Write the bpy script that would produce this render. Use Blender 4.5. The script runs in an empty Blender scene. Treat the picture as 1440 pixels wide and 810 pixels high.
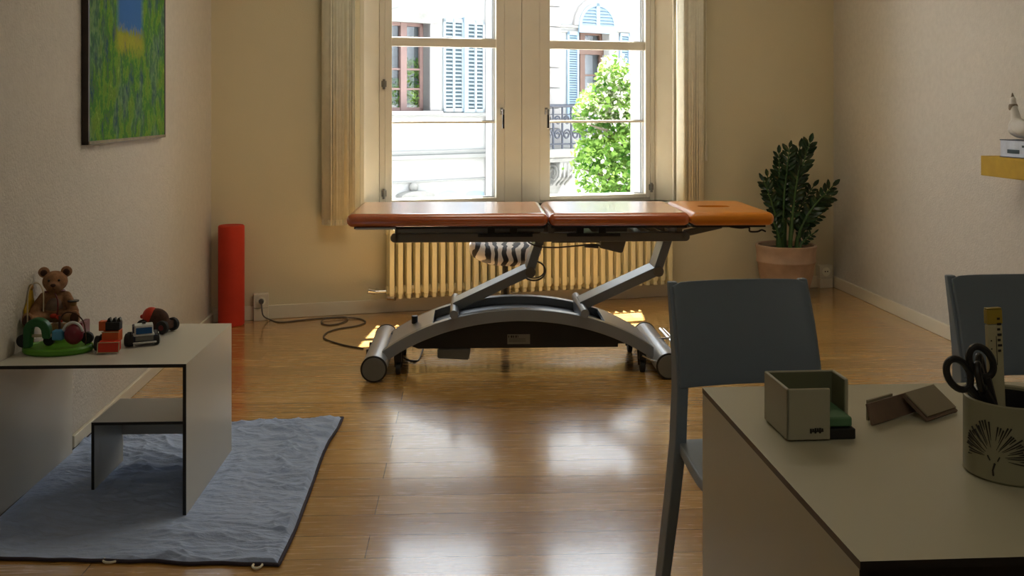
import bpy, bmesh, math, random
from mathutils import Vector, Matrix, noise, Euler
random.seed(7)
R = math.radians
C = bpy.context.scene.collection
FPX, HZ, CH = 1400.0, 153.0, 1.30      # focal length in px, horizon row, camera height

# ------------------------------------------------------------------ helpers
def ground(px, py, z=0.0):
    Y = (CH - z) * FPX / (py - HZ)
    return Vector(((px - 720) / FPX * Y, Y, z))

class MB:
    def __init__(s): s.bm = bmesh.new(); s.n = 0
    def _mi(s, faces, mi):
        for f in faces: f.material_index = mi
    def box(s, x0, x1, y0, y1, z0, z1, mi=0, mat=None):
        c = [Vector((x, y, z)) for z in (z0, z1) for y in (y0, y1) for x in (x0, x1)]
        if mat is not None: c = [mat @ v for v in c]
        v = [s.bm.verts.new(p) for p in c]
        fs = [s.bm.faces.new([v[i] for i in q]) for q in
              ((0, 2, 3, 1), (4, 5, 7, 6), (0, 1, 5, 4), (2, 6, 7, 3), (0, 4, 6, 2), (1, 3, 7, 5))]
        s._mi(fs, mi)
        return fs
    def cyl(s, p0, p1, r0, r1=None, seg=20, mi=0, cap=True):
        r1 = r0 if r1 is None else r1
        p0, p1 = Vector(p0), Vector(p1)
        q = (p1 - p0).to_track_quat('Z', 'Y')
        a, b = [], []
        for i in range(seg):
            t = 2 * math.pi * i / seg
            d = q @ Vector((math.cos(t), math.sin(t), 0))
            a.append(s.bm.verts.new(p0 + d * r0)); b.append(s.bm.verts.new(p1 + d * r1))
        fs = [s.bm.faces.new((a[i], a[(i + 1) % seg], b[(i + 1) % seg], b[i])) for i in range(seg)]
        if cap:
            fs.append(s.bm.faces.new(a[::-1])); fs.append(s.bm.faces.new(b))
        s._mi(fs, mi)
    def tube(s, pts, r, seg=8, mi=0, closed=False):
        pts = [Vector(p) for p in pts]; rings = []; n = len(pts); up = None
        for i, p in enumerate(pts):
            if closed: t = pts[(i + 1) % n] - pts[i - 1]
            else: t = pts[min(i + 1, n - 1)] - pts[max(i - 1, 0)]
            t.normalize()
            if up is None: up = t.orthogonal().normalized()
            up = (up - t * up.dot(t)).normalized(); bt = t.cross(up)
            rr = r(i / (n - 1)) if callable(r) else r
            rings.append([s.bm.verts.new(p + (up * math.cos(2 * math.pi * k / seg) + bt * math.sin(2 * math.pi * k / seg)) * rr) for k in range(seg)])
        fs = []
        for i in range(n if closed else n - 1):
            A, B = rings[i], rings[(i + 1) % n]
            for k in range(seg): fs.append(s.bm.faces.new((A[k], A[(k + 1) % seg], B[(k + 1) % seg], B[k])))
        if not closed:
            fs.append(s.bm.faces.new(rings[0][::-1])); fs.append(s.bm.faces.new(rings[-1]))
        s._mi(fs, mi)
    def lathe(s, prof, seg=40, c=(0, 0, 0), mi=0):
        c = Vector(c); rings = []
        for r, z in prof:
            rings.append([s.bm.verts.new(c + Vector((max(r, 1e-4) * math.cos(2 * math.pi * k / seg), max(r, 1e-4) * math.sin(2 * math.pi * k / seg), z))) for k in range(seg)])
        fs = []
        for A, B in zip(rings, rings[1:]):
            for k in range(seg): fs.append(s.bm.faces.new((A[k], A[(k + 1) % seg], B[(k + 1) % seg], B[k])))
        fs.append(s.bm.faces.new(rings[0][::-1])); fs.append(s.bm.faces.new(rings[-1]))
        s._mi(fs, mi)
    def prism(s, poly, lo, hi, axis='y', mi=0, mat=None):
        def P(a, b, h):
            v = Vector({'y': (a, h, b), 'x': (h, a, b), 'z': (a, b, h)}[axis])
            return mat @ v if mat is not None else v
        A = [s.bm.verts.new(P(a, b, lo)) for a, b in poly]; B = [s.bm.verts.new(P(a, b, hi)) for a, b in poly]
        n = len(poly)
        fs = [s.bm.faces.new((A[i], A[(i + 1) % n], B[(i + 1) % n], B[i])) for i in range(n)]
        fs.append(s.bm.faces.new(A[::-1])); fs.append(s.bm.faces.new(B))
        s._mi(fs, mi)
    def ball(s, c, r, seg=20, mi=0, rot=None):
        r = (r, r, r) if not hasattr(r, '__len__') else r
        m = Matrix.Translation(Vector(c)) @ (rot.to_matrix().to_4x4() if rot else Matrix()) @ Matrix.Diagonal((*r, 1))
        g = bmesh.ops.create_uvsphere(s.bm, u_segments=seg, v_segments=max(6, seg // 2), radius=1, matrix=m)
        s._mi({f for v in g['verts'] for f in v.link_faces}, mi)
    def quad(s, a, b, c, d, mi=0):
        f = s.bm.faces.new([s.bm.verts.new(Vector(p)) for p in (a, b, c, d)]); f.material_index = mi
    def build(s, name, mats, parent=None, bevel=0, seg=2, sharp=35, fix=True):
        if fix: bmesh.ops.recalc_face_normals(s.bm, faces=s.bm.faces)
        me = bpy.data.meshes.new(name); s.bm.to_mesh(me); s.bm.free()
        for m in (mats if isinstance(mats, (list, tuple)) else [mats]): me.materials.append(m)
        me.polygons.foreach_set('use_smooth', [True] * len(me.polygons))
        me.set_sharp_from_angle(angle=R(sharp))
        o = bpy.data.objects.new(name, me); C.objects.link(o)
        if parent is not None: o.parent = parent
        if bevel:
            b = o.modifiers.new('bevel', 'BEVEL'); b.width = bevel; b.segments = seg; b.limit_method = 'ANGLE'; b.harden_normals = True
        return o

def tag(o, label, cat, group=None, kind=None):
    o['label'] = label; o['category'] = cat
    if group: o['group'] = group
    if kind: o['kind'] = kind
    return o
def thing(name, label, cat, loc=(0, 0, 0), rz=0, group=None):
    o = bpy.data.objects.new(name, None); C.objects.link(o)
    o.location = loc; o.rotation_euler = (0, 0, R(rz)); o.empty_display_size = .1
    return tag(o, label, cat, group)
def struct(o): o['kind'] = 'structure'; return o
def bake(o):
    dg = bpy.context.evaluated_depsgraph_get(); me = bpy.data.meshes.new_from_object(o.evaluated_get(dg))
    o.modifiers.clear(); o.data = me
def smoothpts(pts, n=8, closed=False):
    pts = [Vector(p) for p in pts]; out = []; m = len(pts)
    for i in range(m if closed else m - 1):
        g = (lambda j: pts[j % m]) if closed else (lambda j: pts[max(0, min(m - 1, j))])
        p0, p1, p2, p3 = g(i - 1), g(i), g(i + 1), g(i + 2)
        for k in range(n):
            t = k / n
            out.append(.5 * ((2 * p1) + (p2 - p0) * t + (2 * p0 - 5 * p1 + 4 * p2 - p3) * t * t + (3 * p1 - p0 - 3 * p2 + p3) * t ** 3))
    if not closed: out.append(pts[-1])
    return out

# ------------------------------------------------------------------ materials
def srgb(r, g, b):
    f = lambda c: (c / 255 / 12.92) if c / 255 <= .04045 else ((c / 255 + .055) / 1.055) ** 2.4
    return (f(r), f(g), f(b), 1)
def mat(name, col, rough=.5, metal=0, var=.06, vs=8, bump=0, bs=60, bd=.02, coat=0, spec=None, trans=0, stretch=None):
    m = bpy.data.materials.new(name); m.use_nodes = True; nt = m.node_tree; N = nt.nodes; L = nt.links
    b = N['Principled BSDF']; b.inputs['Roughness'].default_value = rough; b.inputs['Metallic'].default_value = metal
    if coat: b.inputs['Coat Weight'].default_value = coat; b.inputs['Coat Roughness'].default_value = .12; b.inputs['Coat IOR'].default_value = 1.5 + .2 * coat
    if spec is not None: b.inputs['Specular IOR Level'].default_value = spec
    tc = N.new('ShaderNodeTexCoord'); mp = N.new('ShaderNodeMapping'); L.new(tc.outputs['Object'], mp.inputs[0])
    if stretch: mp.inputs['Scale'].default_value = stretch
    nz = N.new('ShaderNodeTexNoise'); nz.inputs['Scale'].default_value = vs; nz.inputs['Detail'].default_value = 4; L.new(mp.outputs[0], nz.inputs['Vector'])
    cr = N.new('ShaderNodeValToRGB'); L.new(nz.outputs['Fac'], cr.inputs[0])
    lo = [max(0, c * (1 - var)) for c in col[:3]] + [1]; hi = [min(1, c * (1 + var)) for c in col[:3]] + [1]
    cr.color_ramp.elements[0].position = .3; cr.color_ramp.elements[1].position = .7
    cr.color_ramp.elements[0].color = lo; cr.color_ramp.elements[1].color = hi
    L.new(cr.outputs[0], b.inputs['Base Color'])
    if bump:
        n2 = N.new('ShaderNodeTexNoise'); n2.inputs['Scale'].default_value = bs; n2.inputs['Detail'].default_value = 3; L.new(mp.outputs[0], n2.inputs['Vector'])
        bp = N.new('ShaderNodeBump'); bp.inputs['Strength'].default_value = bump; bp.inputs['Distance'].default_value = bd
        L.new(n2.outputs['Fac'], bp.inputs['Height']); L.new(bp.outputs[0], b.inputs['Normal'])
    return m

M = {}
M['wall_back'] = mat('cream_plaster', (.70, .625, .43, 1), .85, var=.02, vs=2, bump=.25, bs=120, bd=.004)
M['wall_side'] = mat('rough_white_plaster', (.60, .565, .50, 1), .85, var=.04, vs=30, bump=.6, bs=90, bd=.006)
M['ceiling'] = mat('ceiling_white', (.75, .7, .6, 1), .9, var=.02)
M['trimw'] = mat('cream_gloss_paint', (.74, .68, .54, 1), .45, var=.02)
M['winpaint'] = mat('window_cream_paint', (.74, .69, .58, 1), .35, var=.02)
M['blind'] = mat('blind_fabric', (.88, .84, .68, 1), .8, var=.05, vs=20, bump=.2, bs=400, bd=.001)
M['radiator'] = mat('radiator_cream', (.84, .77, .50, 1), .4, var=.0)
M['white_lam'] = mat('white_laminate', (.60, .575, .50, 1), .35, var=.015, vs=3)
M['desk_lam'] = mat('cream_desk_laminate', (.54, .505, .35, 1), .38, var=.015, vs=3)
M['black_edge'] = mat('black_core_edge', (.012, .011, .010, 1), .5, var=.2)
M['brown_edge'] = mat('brown_edge', (.10, .06, .02, 1), .5, var=.2)
M['leather'] = mat('cognac_leather', (.50, .10, .016, 1), .22, var=.07, vs=12, coat=1, spec=.9); M['leather'].node_tree.nodes['Principled BSDF'].inputs['Coat Roughness'].default_value = .2
M['leather_head'] = mat('cognac_leather_head', (.64, .21, .015, 1), .3, var=.07, vs=12, bump=.15, bs=300, bd=.001, coat=.2)
M['greymetal'] = mat('grey_powdercoat', (.27, .295, .32, 1), .3, metal=.25, var=.03)
M['silver'] = mat('silver_powdercoat', (.46, .49, .53, 1), .28, metal=.35, var=.03)
M['darkmetal'] = mat('dark_grey_frame', (.21, .20, .18, 1), .4, metal=.4, var=.05)
M['black'] = mat('black_plastic', (.012, .012, .012, 1), .4, var=.2)
M['black_soft'] = mat('black_rubber', (.02, .02, .02, 1), .7, var=.2)
M['chrome'] = mat('chrome', (.75, .75, .75, 1), .15, metal=1, var=.02)
M['cap'] = mat('roll_cap_grey', (.17, .17, .15, 1), .5, var=.06)
M['foam'] = mat('red_foam', (.58, .034, .010, 1), .7, var=.12, vs=4, bump=.1, bs=200, bd=.001)
M['terra'] = mat('terracotta', (.43, .29, .20, 1), .85, var=.15, vs=10, bump=.3, bs=60, bd=.003)
M['soil'] = mat('soil', (.03, .02, .012, 1), .95, var=.4, vs=80, bump=.8, bs=80, bd=.01)
M['zz'] = mat('dark_glossy_leaf', (.016, .045, .016, 1), .3, var=.5, vs=20)
M['zzstem'] = mat('green_stem', (.05, .12, .03, 1), .5, var=.2)
M['chair'] = mat('slate_blue_plastic', (.21, .265, .32, 1), .42, var=.03, vs=3, bump=.1, bs=400, bd=.0005)
M['socket'] = mat('white_plastic', (.72, .66, .52, 1), .4, var=.02)
M['cable'] = mat('grey_cable', (.09, .08, .07, 1), .5, var=.1)
M['outside_wall'] = mat('white_render_facade', (.36, .355, .34, 1), .9, var=.03, vs=1.5)
M['outside_pink'] = mat('pink_stone_facade', (.29, .275, .262, 1), .9, var=.08, vs=1)
M['outside_grey'] = mat('grey_string_course', (.23, .23, .215, 1), .9, var=.08, vs=2)
M['stone'] = mat('weathered_stone', (.23, .225, .205, 1), .9, var=.2, vs=4, bump=.4, bs=10, bd=.03)
M['casement'] = mat('brown_pink_casement', (.19, .115, .10, 1), .5, var=.05)
M['casement_brown'] = mat('brown_casement', (.11, .06, .042, 1), .5, var=.05)
M['shutter'] = mat('pale_blue_shutter', (.21, .29, .36, 1), .5, var=.04)
M['shutter_grey'] = mat('white_grey_shutter', (.29, .33, .35, 1), .5, var=.04)
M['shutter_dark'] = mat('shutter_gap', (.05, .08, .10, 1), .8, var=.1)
M['iron'] = mat('wrought_iron', (.03, .035, .05, 1), .5, var=.2)
M['street'] = mat('pale_street', (.5, .49, .46, 1), .9, var=.1)
M['bark'] = mat('bark', (.12, .09, .06, 1), .9, var=.3)
M['yellow'] = mat('yellow_ochre_lacquer', (.50, .31, .006, 1), .7, var=.08, vs=15)
M['bear'] = mat('brown_plush', (.34, .175, .085, 1), .95, var=.25, vs=60, bump=.8, bs=500, bd=.004)
M['bear_dark'] = mat('dark_plush', (.07, .03, .018, 1), .9, var=.3, vs=60)
M['bear_cream'] = mat('grey_beige_plush', (.22, .15, .11, 1), .95, var=.2, vs=60, bump=.6, bs=500, bd=.003)
M['wood_toy'] = mat('light_wood_toy', (.36, .20, .06, 1), .5, var=.12, vs=20)
M['green_toy'] = mat('lime_green_toy', (.10, .32, .02, 1), .4, var=.08)
M['green_dark'] = mat('dark_green_toy', (.015, .12, .03, 1), .4, var=.08)
M['blue_toy'] = mat('sky_blue_toy', (.06, .25, .42, 1), .4, var=.05)
M['red_toy'] = mat('dark_red_toy', (.17, .010, .022, 1), .35, var=.08)
M['orange_toy'] = mat('orange_toy', (.62, .11, .02, 1), .4, var=.08)
M['redor_toy'] = mat('red_orange_toy', (.60, .035, .012, 1), .4, var=.08)
M['white_toy'] = mat('white_toy', (.70, .72, .70, 1), .35, var=.03)
M['blue_glass'] = mat('blue_toy_window', (.02, .10, .28, 1), .15, var=.1)
M['navy'] = mat('navy_toy', (.012, .02, .05, 1), .4, var=.1)
M['beige_wire'] = mat('beige_wire', (.60, .50, .34, 1), .4, var=.03)
M['brown_card'] = mat('walnut_wood', (.20, .13, .085, 1), .55, var=.15, vs=30)
M['card'] = mat('cream_card_stack', (.34, .29, .19, 1), .7, var=.04)
M['box_white'] = mat('off_white_box', (.42, .39, .27, 1), .5, var=.02)
M['box_in'] = mat('box_inside_olive', (.17, .17, .09, 1), .6, var=.05)
M['green_note'] = mat('green_notes', (.10, .22, .10, 1), .7, var=.08)
M['ceramic'] = mat('cream_ceramic', (.30, .28, .17, 1), .4, var=.03)
M['ink'] = mat('brown_ink', (.02, .014, .008, 1), .6, var=.1)
M['red_plastic'] = mat('dark_red_grip', (.20, .02, .02, 1), .4, var=.1)
M['ruler'] = mat('yellow_white_plastic', (.50, .45, .26, 1), .4, var=.05)
M['olive'] = mat('mustard_plastic', (.40, .28, .03, 1), .4, var=.06)
M['goose'] = mat('white_ceramic_goose', (.62, .60, .55, 1), .5, var=.05, vs=30, bump=.5, bs=60, bd=.003)
M['goose_brown'] = mat('brown_grey_glaze', (.20, .15, .10, 1), .5, var=.2)
M['book'] = mat('pale_blue_book', (.52, .58, .70, 1), .5, var=.12, vs=30)
M['paper'] = mat('paper', (.7, .68, .6, 1), .7, var=.03)
M['sticker'] = mat('silver_sticker', (.22, .22, .19, 1), .5, var=.05)
M['pinkfl'] = mat('cream_blossom', (.62, .60, .46, 1), .8, var=.05)

def floor_mat():
    m = bpy.data.materials.new('oak_plank_floor'); m.use_nodes = True; nt = m.node_tree; N = nt.nodes; L = nt.links
    b = N['Principled BSDF']
    tc = N.new('ShaderNodeTexCoord'); mp = N.new('ShaderNodeMapping'); L.new(tc.outputs['Object'], mp.inputs[0])
    mp.inputs['Rotation'].default_value = (0, 0, R(-2.5)); mp.inputs['Location'].default_value = (.3, .05, 0)
    br = N.new('ShaderNodeTexBrick'); L.new(mp.outputs[0], br.inputs[0])
    br.inputs['Scale'].default_value = 1; br.inputs['Brick Width'].default_value = 2.1; br.inputs['Row Height'].default_value = .155
    br.inputs['Mortar Size'].default_value = .0012; br.offset = .37; br.inputs['Mortar Smooth'].default_value = .3
    br.inputs['Color1'].default_value = (.0, .0, .0, 1); br.inputs['Color2'].default_value = (1, 1, 1, 1); br.inputs['Mortar'].default_value = (.3, .3, .3, 1)
    cr = N.new('ShaderNodeValToRGB'); L.new(br.outputs['Color'], cr.inputs[0])
    cr.color_ramp.elements[0].color = (.45, .235, .052, 1); cr.color_ramp.elements[1].color = (.60, .35, .105, 1)
    # grain
    mp2 = N.new('ShaderNodeMapping'); L.new(mp.outputs[0], mp2.inputs[0]); mp2.inputs['Scale'].default_value = (1.6, 26, 1)
    g = N.new('ShaderNodeTexNoise'); g.inputs['Scale'].default_value = 4; g.inputs['Detail'].default_value = 8; g.inputs['Distortion'].default_value = 1.2; L.new(mp2.outputs[0], g.inputs[0])
    gr = N.new('ShaderNodeValToRGB'); L.new(g.outputs['Fac'], gr.inputs[0])
    gr.color_ramp.elements[0].position = .32; gr.color_ramp.elements[0].color = (.70, .64, .55, 1)
    gr.color_ramp.elements[1].position = .62; gr.color_ramp.elements[1].color = (1.08, 1.06, 1.04, 1)
    mx = N.new('ShaderNodeMix'); mx.data_type = 'RGBA'; mx.blend_type = 'MULTIPLY'; mx.inputs[0].default_value = .8
    L.new(cr.outputs[0], mx.inputs[6]); L.new(gr.outputs[0], mx.inputs[7])
    mx2 = N.new('ShaderNodeMix'); mx2.data_type = 'RGBA'; mx2.blend_type = 'MIX'; mx2.inputs[7].default_value = (.06, .03, .01, 1)
    L.new(br.outputs['Fac'], mx2.inputs[0]); L.new(mx.outputs[2], mx2.inputs[6]); L.new(mx2.outputs[2], b.inputs['Base Color'])
    rr = N.new('ShaderNodeMapRange'); L.new(g.outputs['Fac'], rr.inputs[0]); rr.inputs[3].default_value = .20; rr.inputs[4].default_value = .32; b.inputs['Specular IOR Level'].default_value = 1.0
    L.new(rr.outputs[0], b.inputs['Roughness'])
    b.inputs['Coat Weight'].default_value = 1; b.inputs['Coat Roughness'].default_value = .13
    bp = N.new('ShaderNodeBump'); bp.inputs['Strength'].default_value = .25; bp.inputs['Distance'].default_value = .002; L.new(g.outputs['Fac'], bp.inputs['Height']); L.new(bp.outputs[0], b.inputs['Normal'])
    return m
M['floor'] = floor_mat()

def zebra_mat():
    m = mat('zebra_fabric', (.5, .5, .5, 1), .6); nt = m.node_tree; N = nt.nodes; L = nt.links; b = N['Principled BSDF']
    tc = N.new('ShaderNodeTexCoord'); w = N.new('ShaderNodeTexWave'); w.wave_type = 'BANDS'; w.bands_direction = 'X'
    w.inputs['Scale'].default_value = 5.6; w.inputs['Distortion'].default_value = 5.5; w.inputs['Detail'].default_value = 1.2; w.inputs['Detail Scale'].default_value = 1.6
    L.new(tc.outputs['Object'], w.inputs[0]); cr = N.new('ShaderNodeValToRGB'); cr.color_ramp.interpolation = 'LINEAR'
    cr.color_ramp.elements[0].position = .46; cr.color_ramp.elements[0].color = (.012, .01, .012, 1)
    cr.color_ramp.elements[1].position = .54; cr.color_ramp.elements[1].color = (.62, .58, .55, 1)
    L.new(w.outputs['Fac'], cr.inputs[0]); L.new(cr.outputs[0], b.inputs['Base Color']); return m
M['zebra'] = zebra_mat()

def leaf_mat():
    m = bpy.data.materials.new('sunlit_tree_leaf'); m.use_nodes = True; nt = m.node_tree; N = nt.nodes; L = nt.links
    for n in list(N): N.remove(n)
    out = N.new('ShaderNodeOutputMaterial'); d = N.new('ShaderNodeBsdfDiffuse'); t = N.new('ShaderNodeBsdfTranslucent'); a = N.new('ShaderNodeMixShader'); a.inputs[0].default_value = .5
    tc = N.new('ShaderNodeTexCoord'); nz = N.new('ShaderNodeTexNoise'); nz.inputs['Scale'].default_value = 4; nz.inputs['Detail'].default_value = 6; L.new(tc.outputs['Object'], nz.inputs[0])
    cr = N.new('ShaderNodeValToRGB'); L.new(nz.outputs['Fac'], cr.inputs[0])
    cr.color_ramp.elements[0].position = .35; cr.color_ramp.elements[0].color = (.03, .12, .012, 1)
    cr.color_ramp.elements[1].position = .65; cr.color_ramp.elements[1].color = (.30, .46, .10, 1)
    L.new(cr.outputs[0], d.inputs[0]); L.new(cr.outputs[0], t.inputs[0]); L.new(d.outputs[0], a.inputs[1]); L.new(t.outputs[0], a.inputs[2]); L.new(a.outputs[0], out.inputs[0])
    return m
M['leaf'] = leaf_mat()

def glass_mat(name, refl=.06, tint=(1, 1, 1, 1)):
    m = bpy.data.materials.new(name); m.use_nodes = True; nt = m.node_tree; N = nt.nodes; L = nt.links
    for n in list(N): N.remove(n)
    out = N.new('ShaderNodeOutputMaterial'); tr = N.new('ShaderNodeBsdfTransparent'); tr.inputs[0].default_value = tint
    gl = N.new('ShaderNodeBsdfGlossy'); gl.inputs['Roughness'].default_value = .02; lw = N.new('ShaderNodeLayerWeight'); lw.inputs[0].default_value = .5
    pw = N.new('ShaderNodeMath'); pw.operation = 'POWER'; pw.inputs[1].default_value = 5; L.new(lw.outputs['Facing'], pw.inputs[0])
    fr = N.new('ShaderNodeMath'); fr.operation = 'MULTIPLY_ADD'; fr.inputs[1].default_value = .6; fr.inputs[2].default_value = .04; L.new(pw.outputs[0], fr.inputs[0])
    mx = N.new('ShaderNodeMixShader'); L.new(fr.outputs[0], mx.inputs[0]); L.new(tr.outputs[0], mx.inputs[1]); L.new(gl.outputs[0], mx.inputs[2]); L.new(mx.outputs[0], out.inputs[0])
    return m
M['glass'] = glass_mat('window_glass')
M['dark_glass'] = mat('dark_house_glass', (.07, .085, .095, 1), .12, var=.5, vs=2, spec=.6)

def painting_mat():
    m = bpy.data.materials.new('green_garden_paint'); m.use_nodes = True; nt = m.node_tree; N = nt.nodes; L = nt.links; b = N['Principled BSDF']
    b.inputs['Roughness'].default_value = .75; b.inputs['Specular IOR Level'].default_value = .15
    tc = N.new('ShaderNodeTexCoord'); mp = N.new('ShaderNodeMapping'); mp.inputs['Scale'].default_value = (1, 2.2, 1.35); L.new(tc.outputs['Object'], mp.inputs[0])
    n1 = N.new('ShaderNodeTexNoise'); n1.inputs['Scale'].default_value = 5.5; n1.inputs['Detail'].default_value = 10; n1.inputs['Roughness'].default_value = .72; L.new(mp.outputs[0], n1.inputs[0])
    cr = N.new('ShaderNodeValToRGB'); L.new(n1.outputs['Fac'], cr.inputs[0]); e = cr.color_ramp.elements
    e[0].position = .30; e[0].color = (.02, .04, .10, 1); e[1].position = .74; e[1].color = (.42, .46, .03, 1)
    for p, c in ((.38, (.02, .11, .10, 1)), (.43, (.08, .18, .03, 1)), (.49, (.04, .20, .02, 1)), (.54, (.16, .33, .02, 1)), (.59, (.10, .20, .015, 1)), (.66, (.22, .40, .05, 1))):
        x = e.new(p); x.color = c
    n2 = N.new('ShaderNodeTexNoise'); n2.inputs['Scale'].default_value = 2.8; n2.inputs['Detail'].default_value = 3; L.new(mp.outputs[0], n2.inputs[0])
    c2 = N.new('ShaderNodeValToRGB'); L.new(n2.outputs['Fac'], c2.inputs[0]); c2.color_ramp.elements[0].position = .40; c2.color_ramp.elements[0].color = (1, 1, 1, 1); c2.color_ramp.elements[1].position = .52; c2.color_ramp.elements[1].color = (0, 0, 0, 1)
    n3 = N.new('ShaderNodeTexNoise'); n3.inputs['Scale'].default_value = 22; n3.inputs['Detail'].default_value = 5; L.new(mp.outputs[0], n3.inputs[0])
    c3 = N.new('ShaderNodeValToRGB'); L.new(n3.outputs['Fac'], c3.inputs[0]); c3.color_ramp.elements[0].position = .42; c3.color_ramp.elements[0].color = (.03, .07, .10, 1); c3.color_ramp.elements[1].position = .62; c3.color_ramp.elements[1].color = (.16, .24, .22, 1)
    mx = N.new('ShaderNodeMix'); mx.data_type = 'RGBA'; L.new(c2.outputs[0], mx.inputs[0]); L.new(cr.outputs[0], mx.inputs[6]); L.new(c3.outputs[0], mx.inputs[7])
    ml = N.new('ShaderNodeMath'); ml.operation = 'MULTIPLY'; ml.inputs[1].default_value = .45; L.new(c2.outputs[0], ml.inputs[0]); L.new(ml.outputs[0], mx.inputs[0])
    # blue pool patch near the top (object space: y along the picture, z up)
    sep = N.new('ShaderNodeSeparateXYZ'); L.new(tc.outputs['Object'], sep.inputs[0])
    def rng(sock, a, b_, w):
        s1 = N.new('ShaderNodeMapRange'); s1.inputs[1].default_value = a - w; s1.inputs[2].default_value = a + w; L.new(sock, s1.inputs[0])
        s2 = N.new('ShaderNodeMapRange'); s2.inputs[1].default_value = b_ - w; s2.inputs[2].default_value = b_ + w; s2.inputs[3].default_value = 1; s2.inputs[4].default_value = 0; L.new(sock, s2.inputs[0])
        q = N.new('ShaderNodeMath'); q.operation = 'MULTIPLY'; L.new(s1.outputs[0], q.inputs[0]); L.new(s2.outputs[0], q.inputs[1]); return q.outputs[0]
    nn = N.new('ShaderNodeMath'); nn.operation = 'MULTIPLY_ADD'; nn.inputs[1].default_value = .12; L.new(n3.outputs['Fac'], nn.inputs[0]); L.new(sep.outputs[2], nn.inputs[2])
    a = rng(sep.outputs[1], .36, .70, .03); c = rng(nn.outputs[0], .53, 1.3, .012)
    q = N.new('ShaderNodeMath'); q.operation = 'MULTIPLY'; L.new(a, q.inputs[0]); L.new(c, q.inputs[1])
    m2 = N.new('ShaderNodeMix'); m2.data_type = 'RGBA'; L.new(q.outputs[0], m2.inputs[0]); L.new(mx.outputs[2], m2.inputs[6]); m2.inputs[7].default_value = (.03, .14, .42, 1)
    a3 = rng(sep.outputs[1], .34, .72, .04); c4 = rng(nn.outputs[0], .44, .53, .03)
    q3 = N.new('ShaderNodeMath'); q3.operation = 'MULTIPLY'; L.new(a3, q3.inputs[0]); L.new(c4, q3.inputs[1]); q4 = N.new('ShaderNodeMath'); q4.operation = 'MULTIPLY'; q4.inputs[1].default_value = .7; L.new(q3.outputs[0], q4.inputs[0])
    m3 = N.new('ShaderNodeMix'); m3.data_type = 'RGBA'; L.new(q4.outputs[0], m3.inputs[0]); L.new(m2.outputs[2], m3.inputs[6]); m3.inputs[7].default_value = (.42, .38, .02, 1)
    L.new(m3.outputs[2], b.inputs['Base Color'])
    bp = N.new('ShaderNodeBump'); bp.inputs['Distance'].default_value = .004; bp.inputs['Strength'].default_value = .5; L.new(n1.outputs['Fac'], bp.inputs['Height']); L.new(bp.outputs[0], b.inputs['Normal'])
    return m
M['painting'] = painting_mat()
M['frame_dark'] = mat('dark_brown_frame', (.025, .013, .008, 1), .4, var=.6, vs=8)
M['frame_gold'] = mat('worn_gold_lip', (.18, .12, .04, 1), .4, metal=.3, var=.3, vs=20)

def quilt_mat():
    m = mat('blue_quilt_cotton', (.46, .58, .85, 1), .85, var=.08, vs=6, bump=.6, bs=9, bd=.012, stretch=(3, 9, 1)); return m
M['quilt'] = quilt_mat()
M['quilt_edge'] = mat('dark_quilt_underside', (.05, .04, .06, 1), .8, var=.2)

# ------------------------------------------------------------------ room shell
LW = lambda Y: -1.427 - .067 * Y      # left wall X at depth Y
RW = lambda Y: 2.845 - .067 * Y       # right wall
BW = lambda X: 6.606 + .2924 * X      # back wall Y
HC = 2.95
UX, UY = .95984, .28066               # along the back wall, outward normal is (-UY, UX)
def WL(px, py, d):                    # wall-local (u, d, z) of a pixel ray at depth d behind the wall face
    k = (px - 720) / FPX
    Y = (d + 6.606 * UX) / (-UY * k + UX)
    return (k * Y * UX + (Y - 6.606) * UY, d, CH - (py - HZ) * Y / FPX)
wu = lambda px, d=0: WL(px, 0, d)[0]
wall_rz = math.degrees(math.atan2(UY, UX))

xl, xr = -1.834, 2.355
b = MB(); b.prism([(LW(-2.2) - .1, -2.2), (RW(-2.2) + .1, -2.2), (RW(7.4) + .1, BW(2.355) + .15), (xl - .1, BW(xl - .1) + .1)], -.12, 0, 'z')
struct(b.build('floor', M['floor']))
b = MB(); b.prism([(LW(-2.2) - .1, -2.2), (RW(-2.2) + .1, -2.2), (RW(7.4) + .1, BW(2.355) + .15), (xl - .1, BW(xl - .1) + .1)], HC, HC + .12, 'z')
struct(b.build('ceiling', M['ceiling']))
def side_wall(name, f, y0, y1, t):
    b = MB(); b.prism([(f(y0), y0), (f(y1), y1), (f(y1) + t, y1), (f(y0) + t, y0)], 0, HC, 'z'); return struct(b.build(name, M['wall_side']))
side_wall('wall_left', LW, -2.2, 6.07, -.12)
side_wall('wall_right', RW, -2.2, 7.295, .12)
b = MB(); b.box(LW(-2.2) - .1, RW(-2.2) + .1, -2.3, -2.2, 0, HC); struct(b.build('wall_front', M['wall_side']))

def holed(b, u0, u1, z0, z1, d0, d1, holes, mi=0):
    us = sorted({u0, u1, *[h[0] for h in holes], *[h[1] for h in holes]}); zs = sorted({z0, z1, *[h[2] for h in holes], *[h[3] for h in holes]})
    for ua, ub in zip(us, us[1:]):
        for za, zb in zip(zs, zs[1:]):
            cu, cz = (ua + ub) / 2, (za + zb) / 2
            if any(h[0] < cu < h[1] and h[2] < cz < h[3] for h in holes): continue
            b.box(ua, ub, d0, d1, za, zb, mi)
WO = (0, 6.606, 0)
def walled(o): o.location = WO; o.rotation_euler = (0, 0, R(wall_rz)); return o
SILL, LINT = .655, 2.72
uo_l, uo_r = wu(506), wu(950)                     # opening in the inner face
D = .12
uf_l, uf_r = wu(533, D), wu(920, D)               # window frames
pier = (wu(703, D), wu(763, D))
b = MB(); holed(b, -2.0 - .0, 2.60, 0, HC, 0, D, [(uo_l, uo_r, SILL, LINT)])
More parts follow.
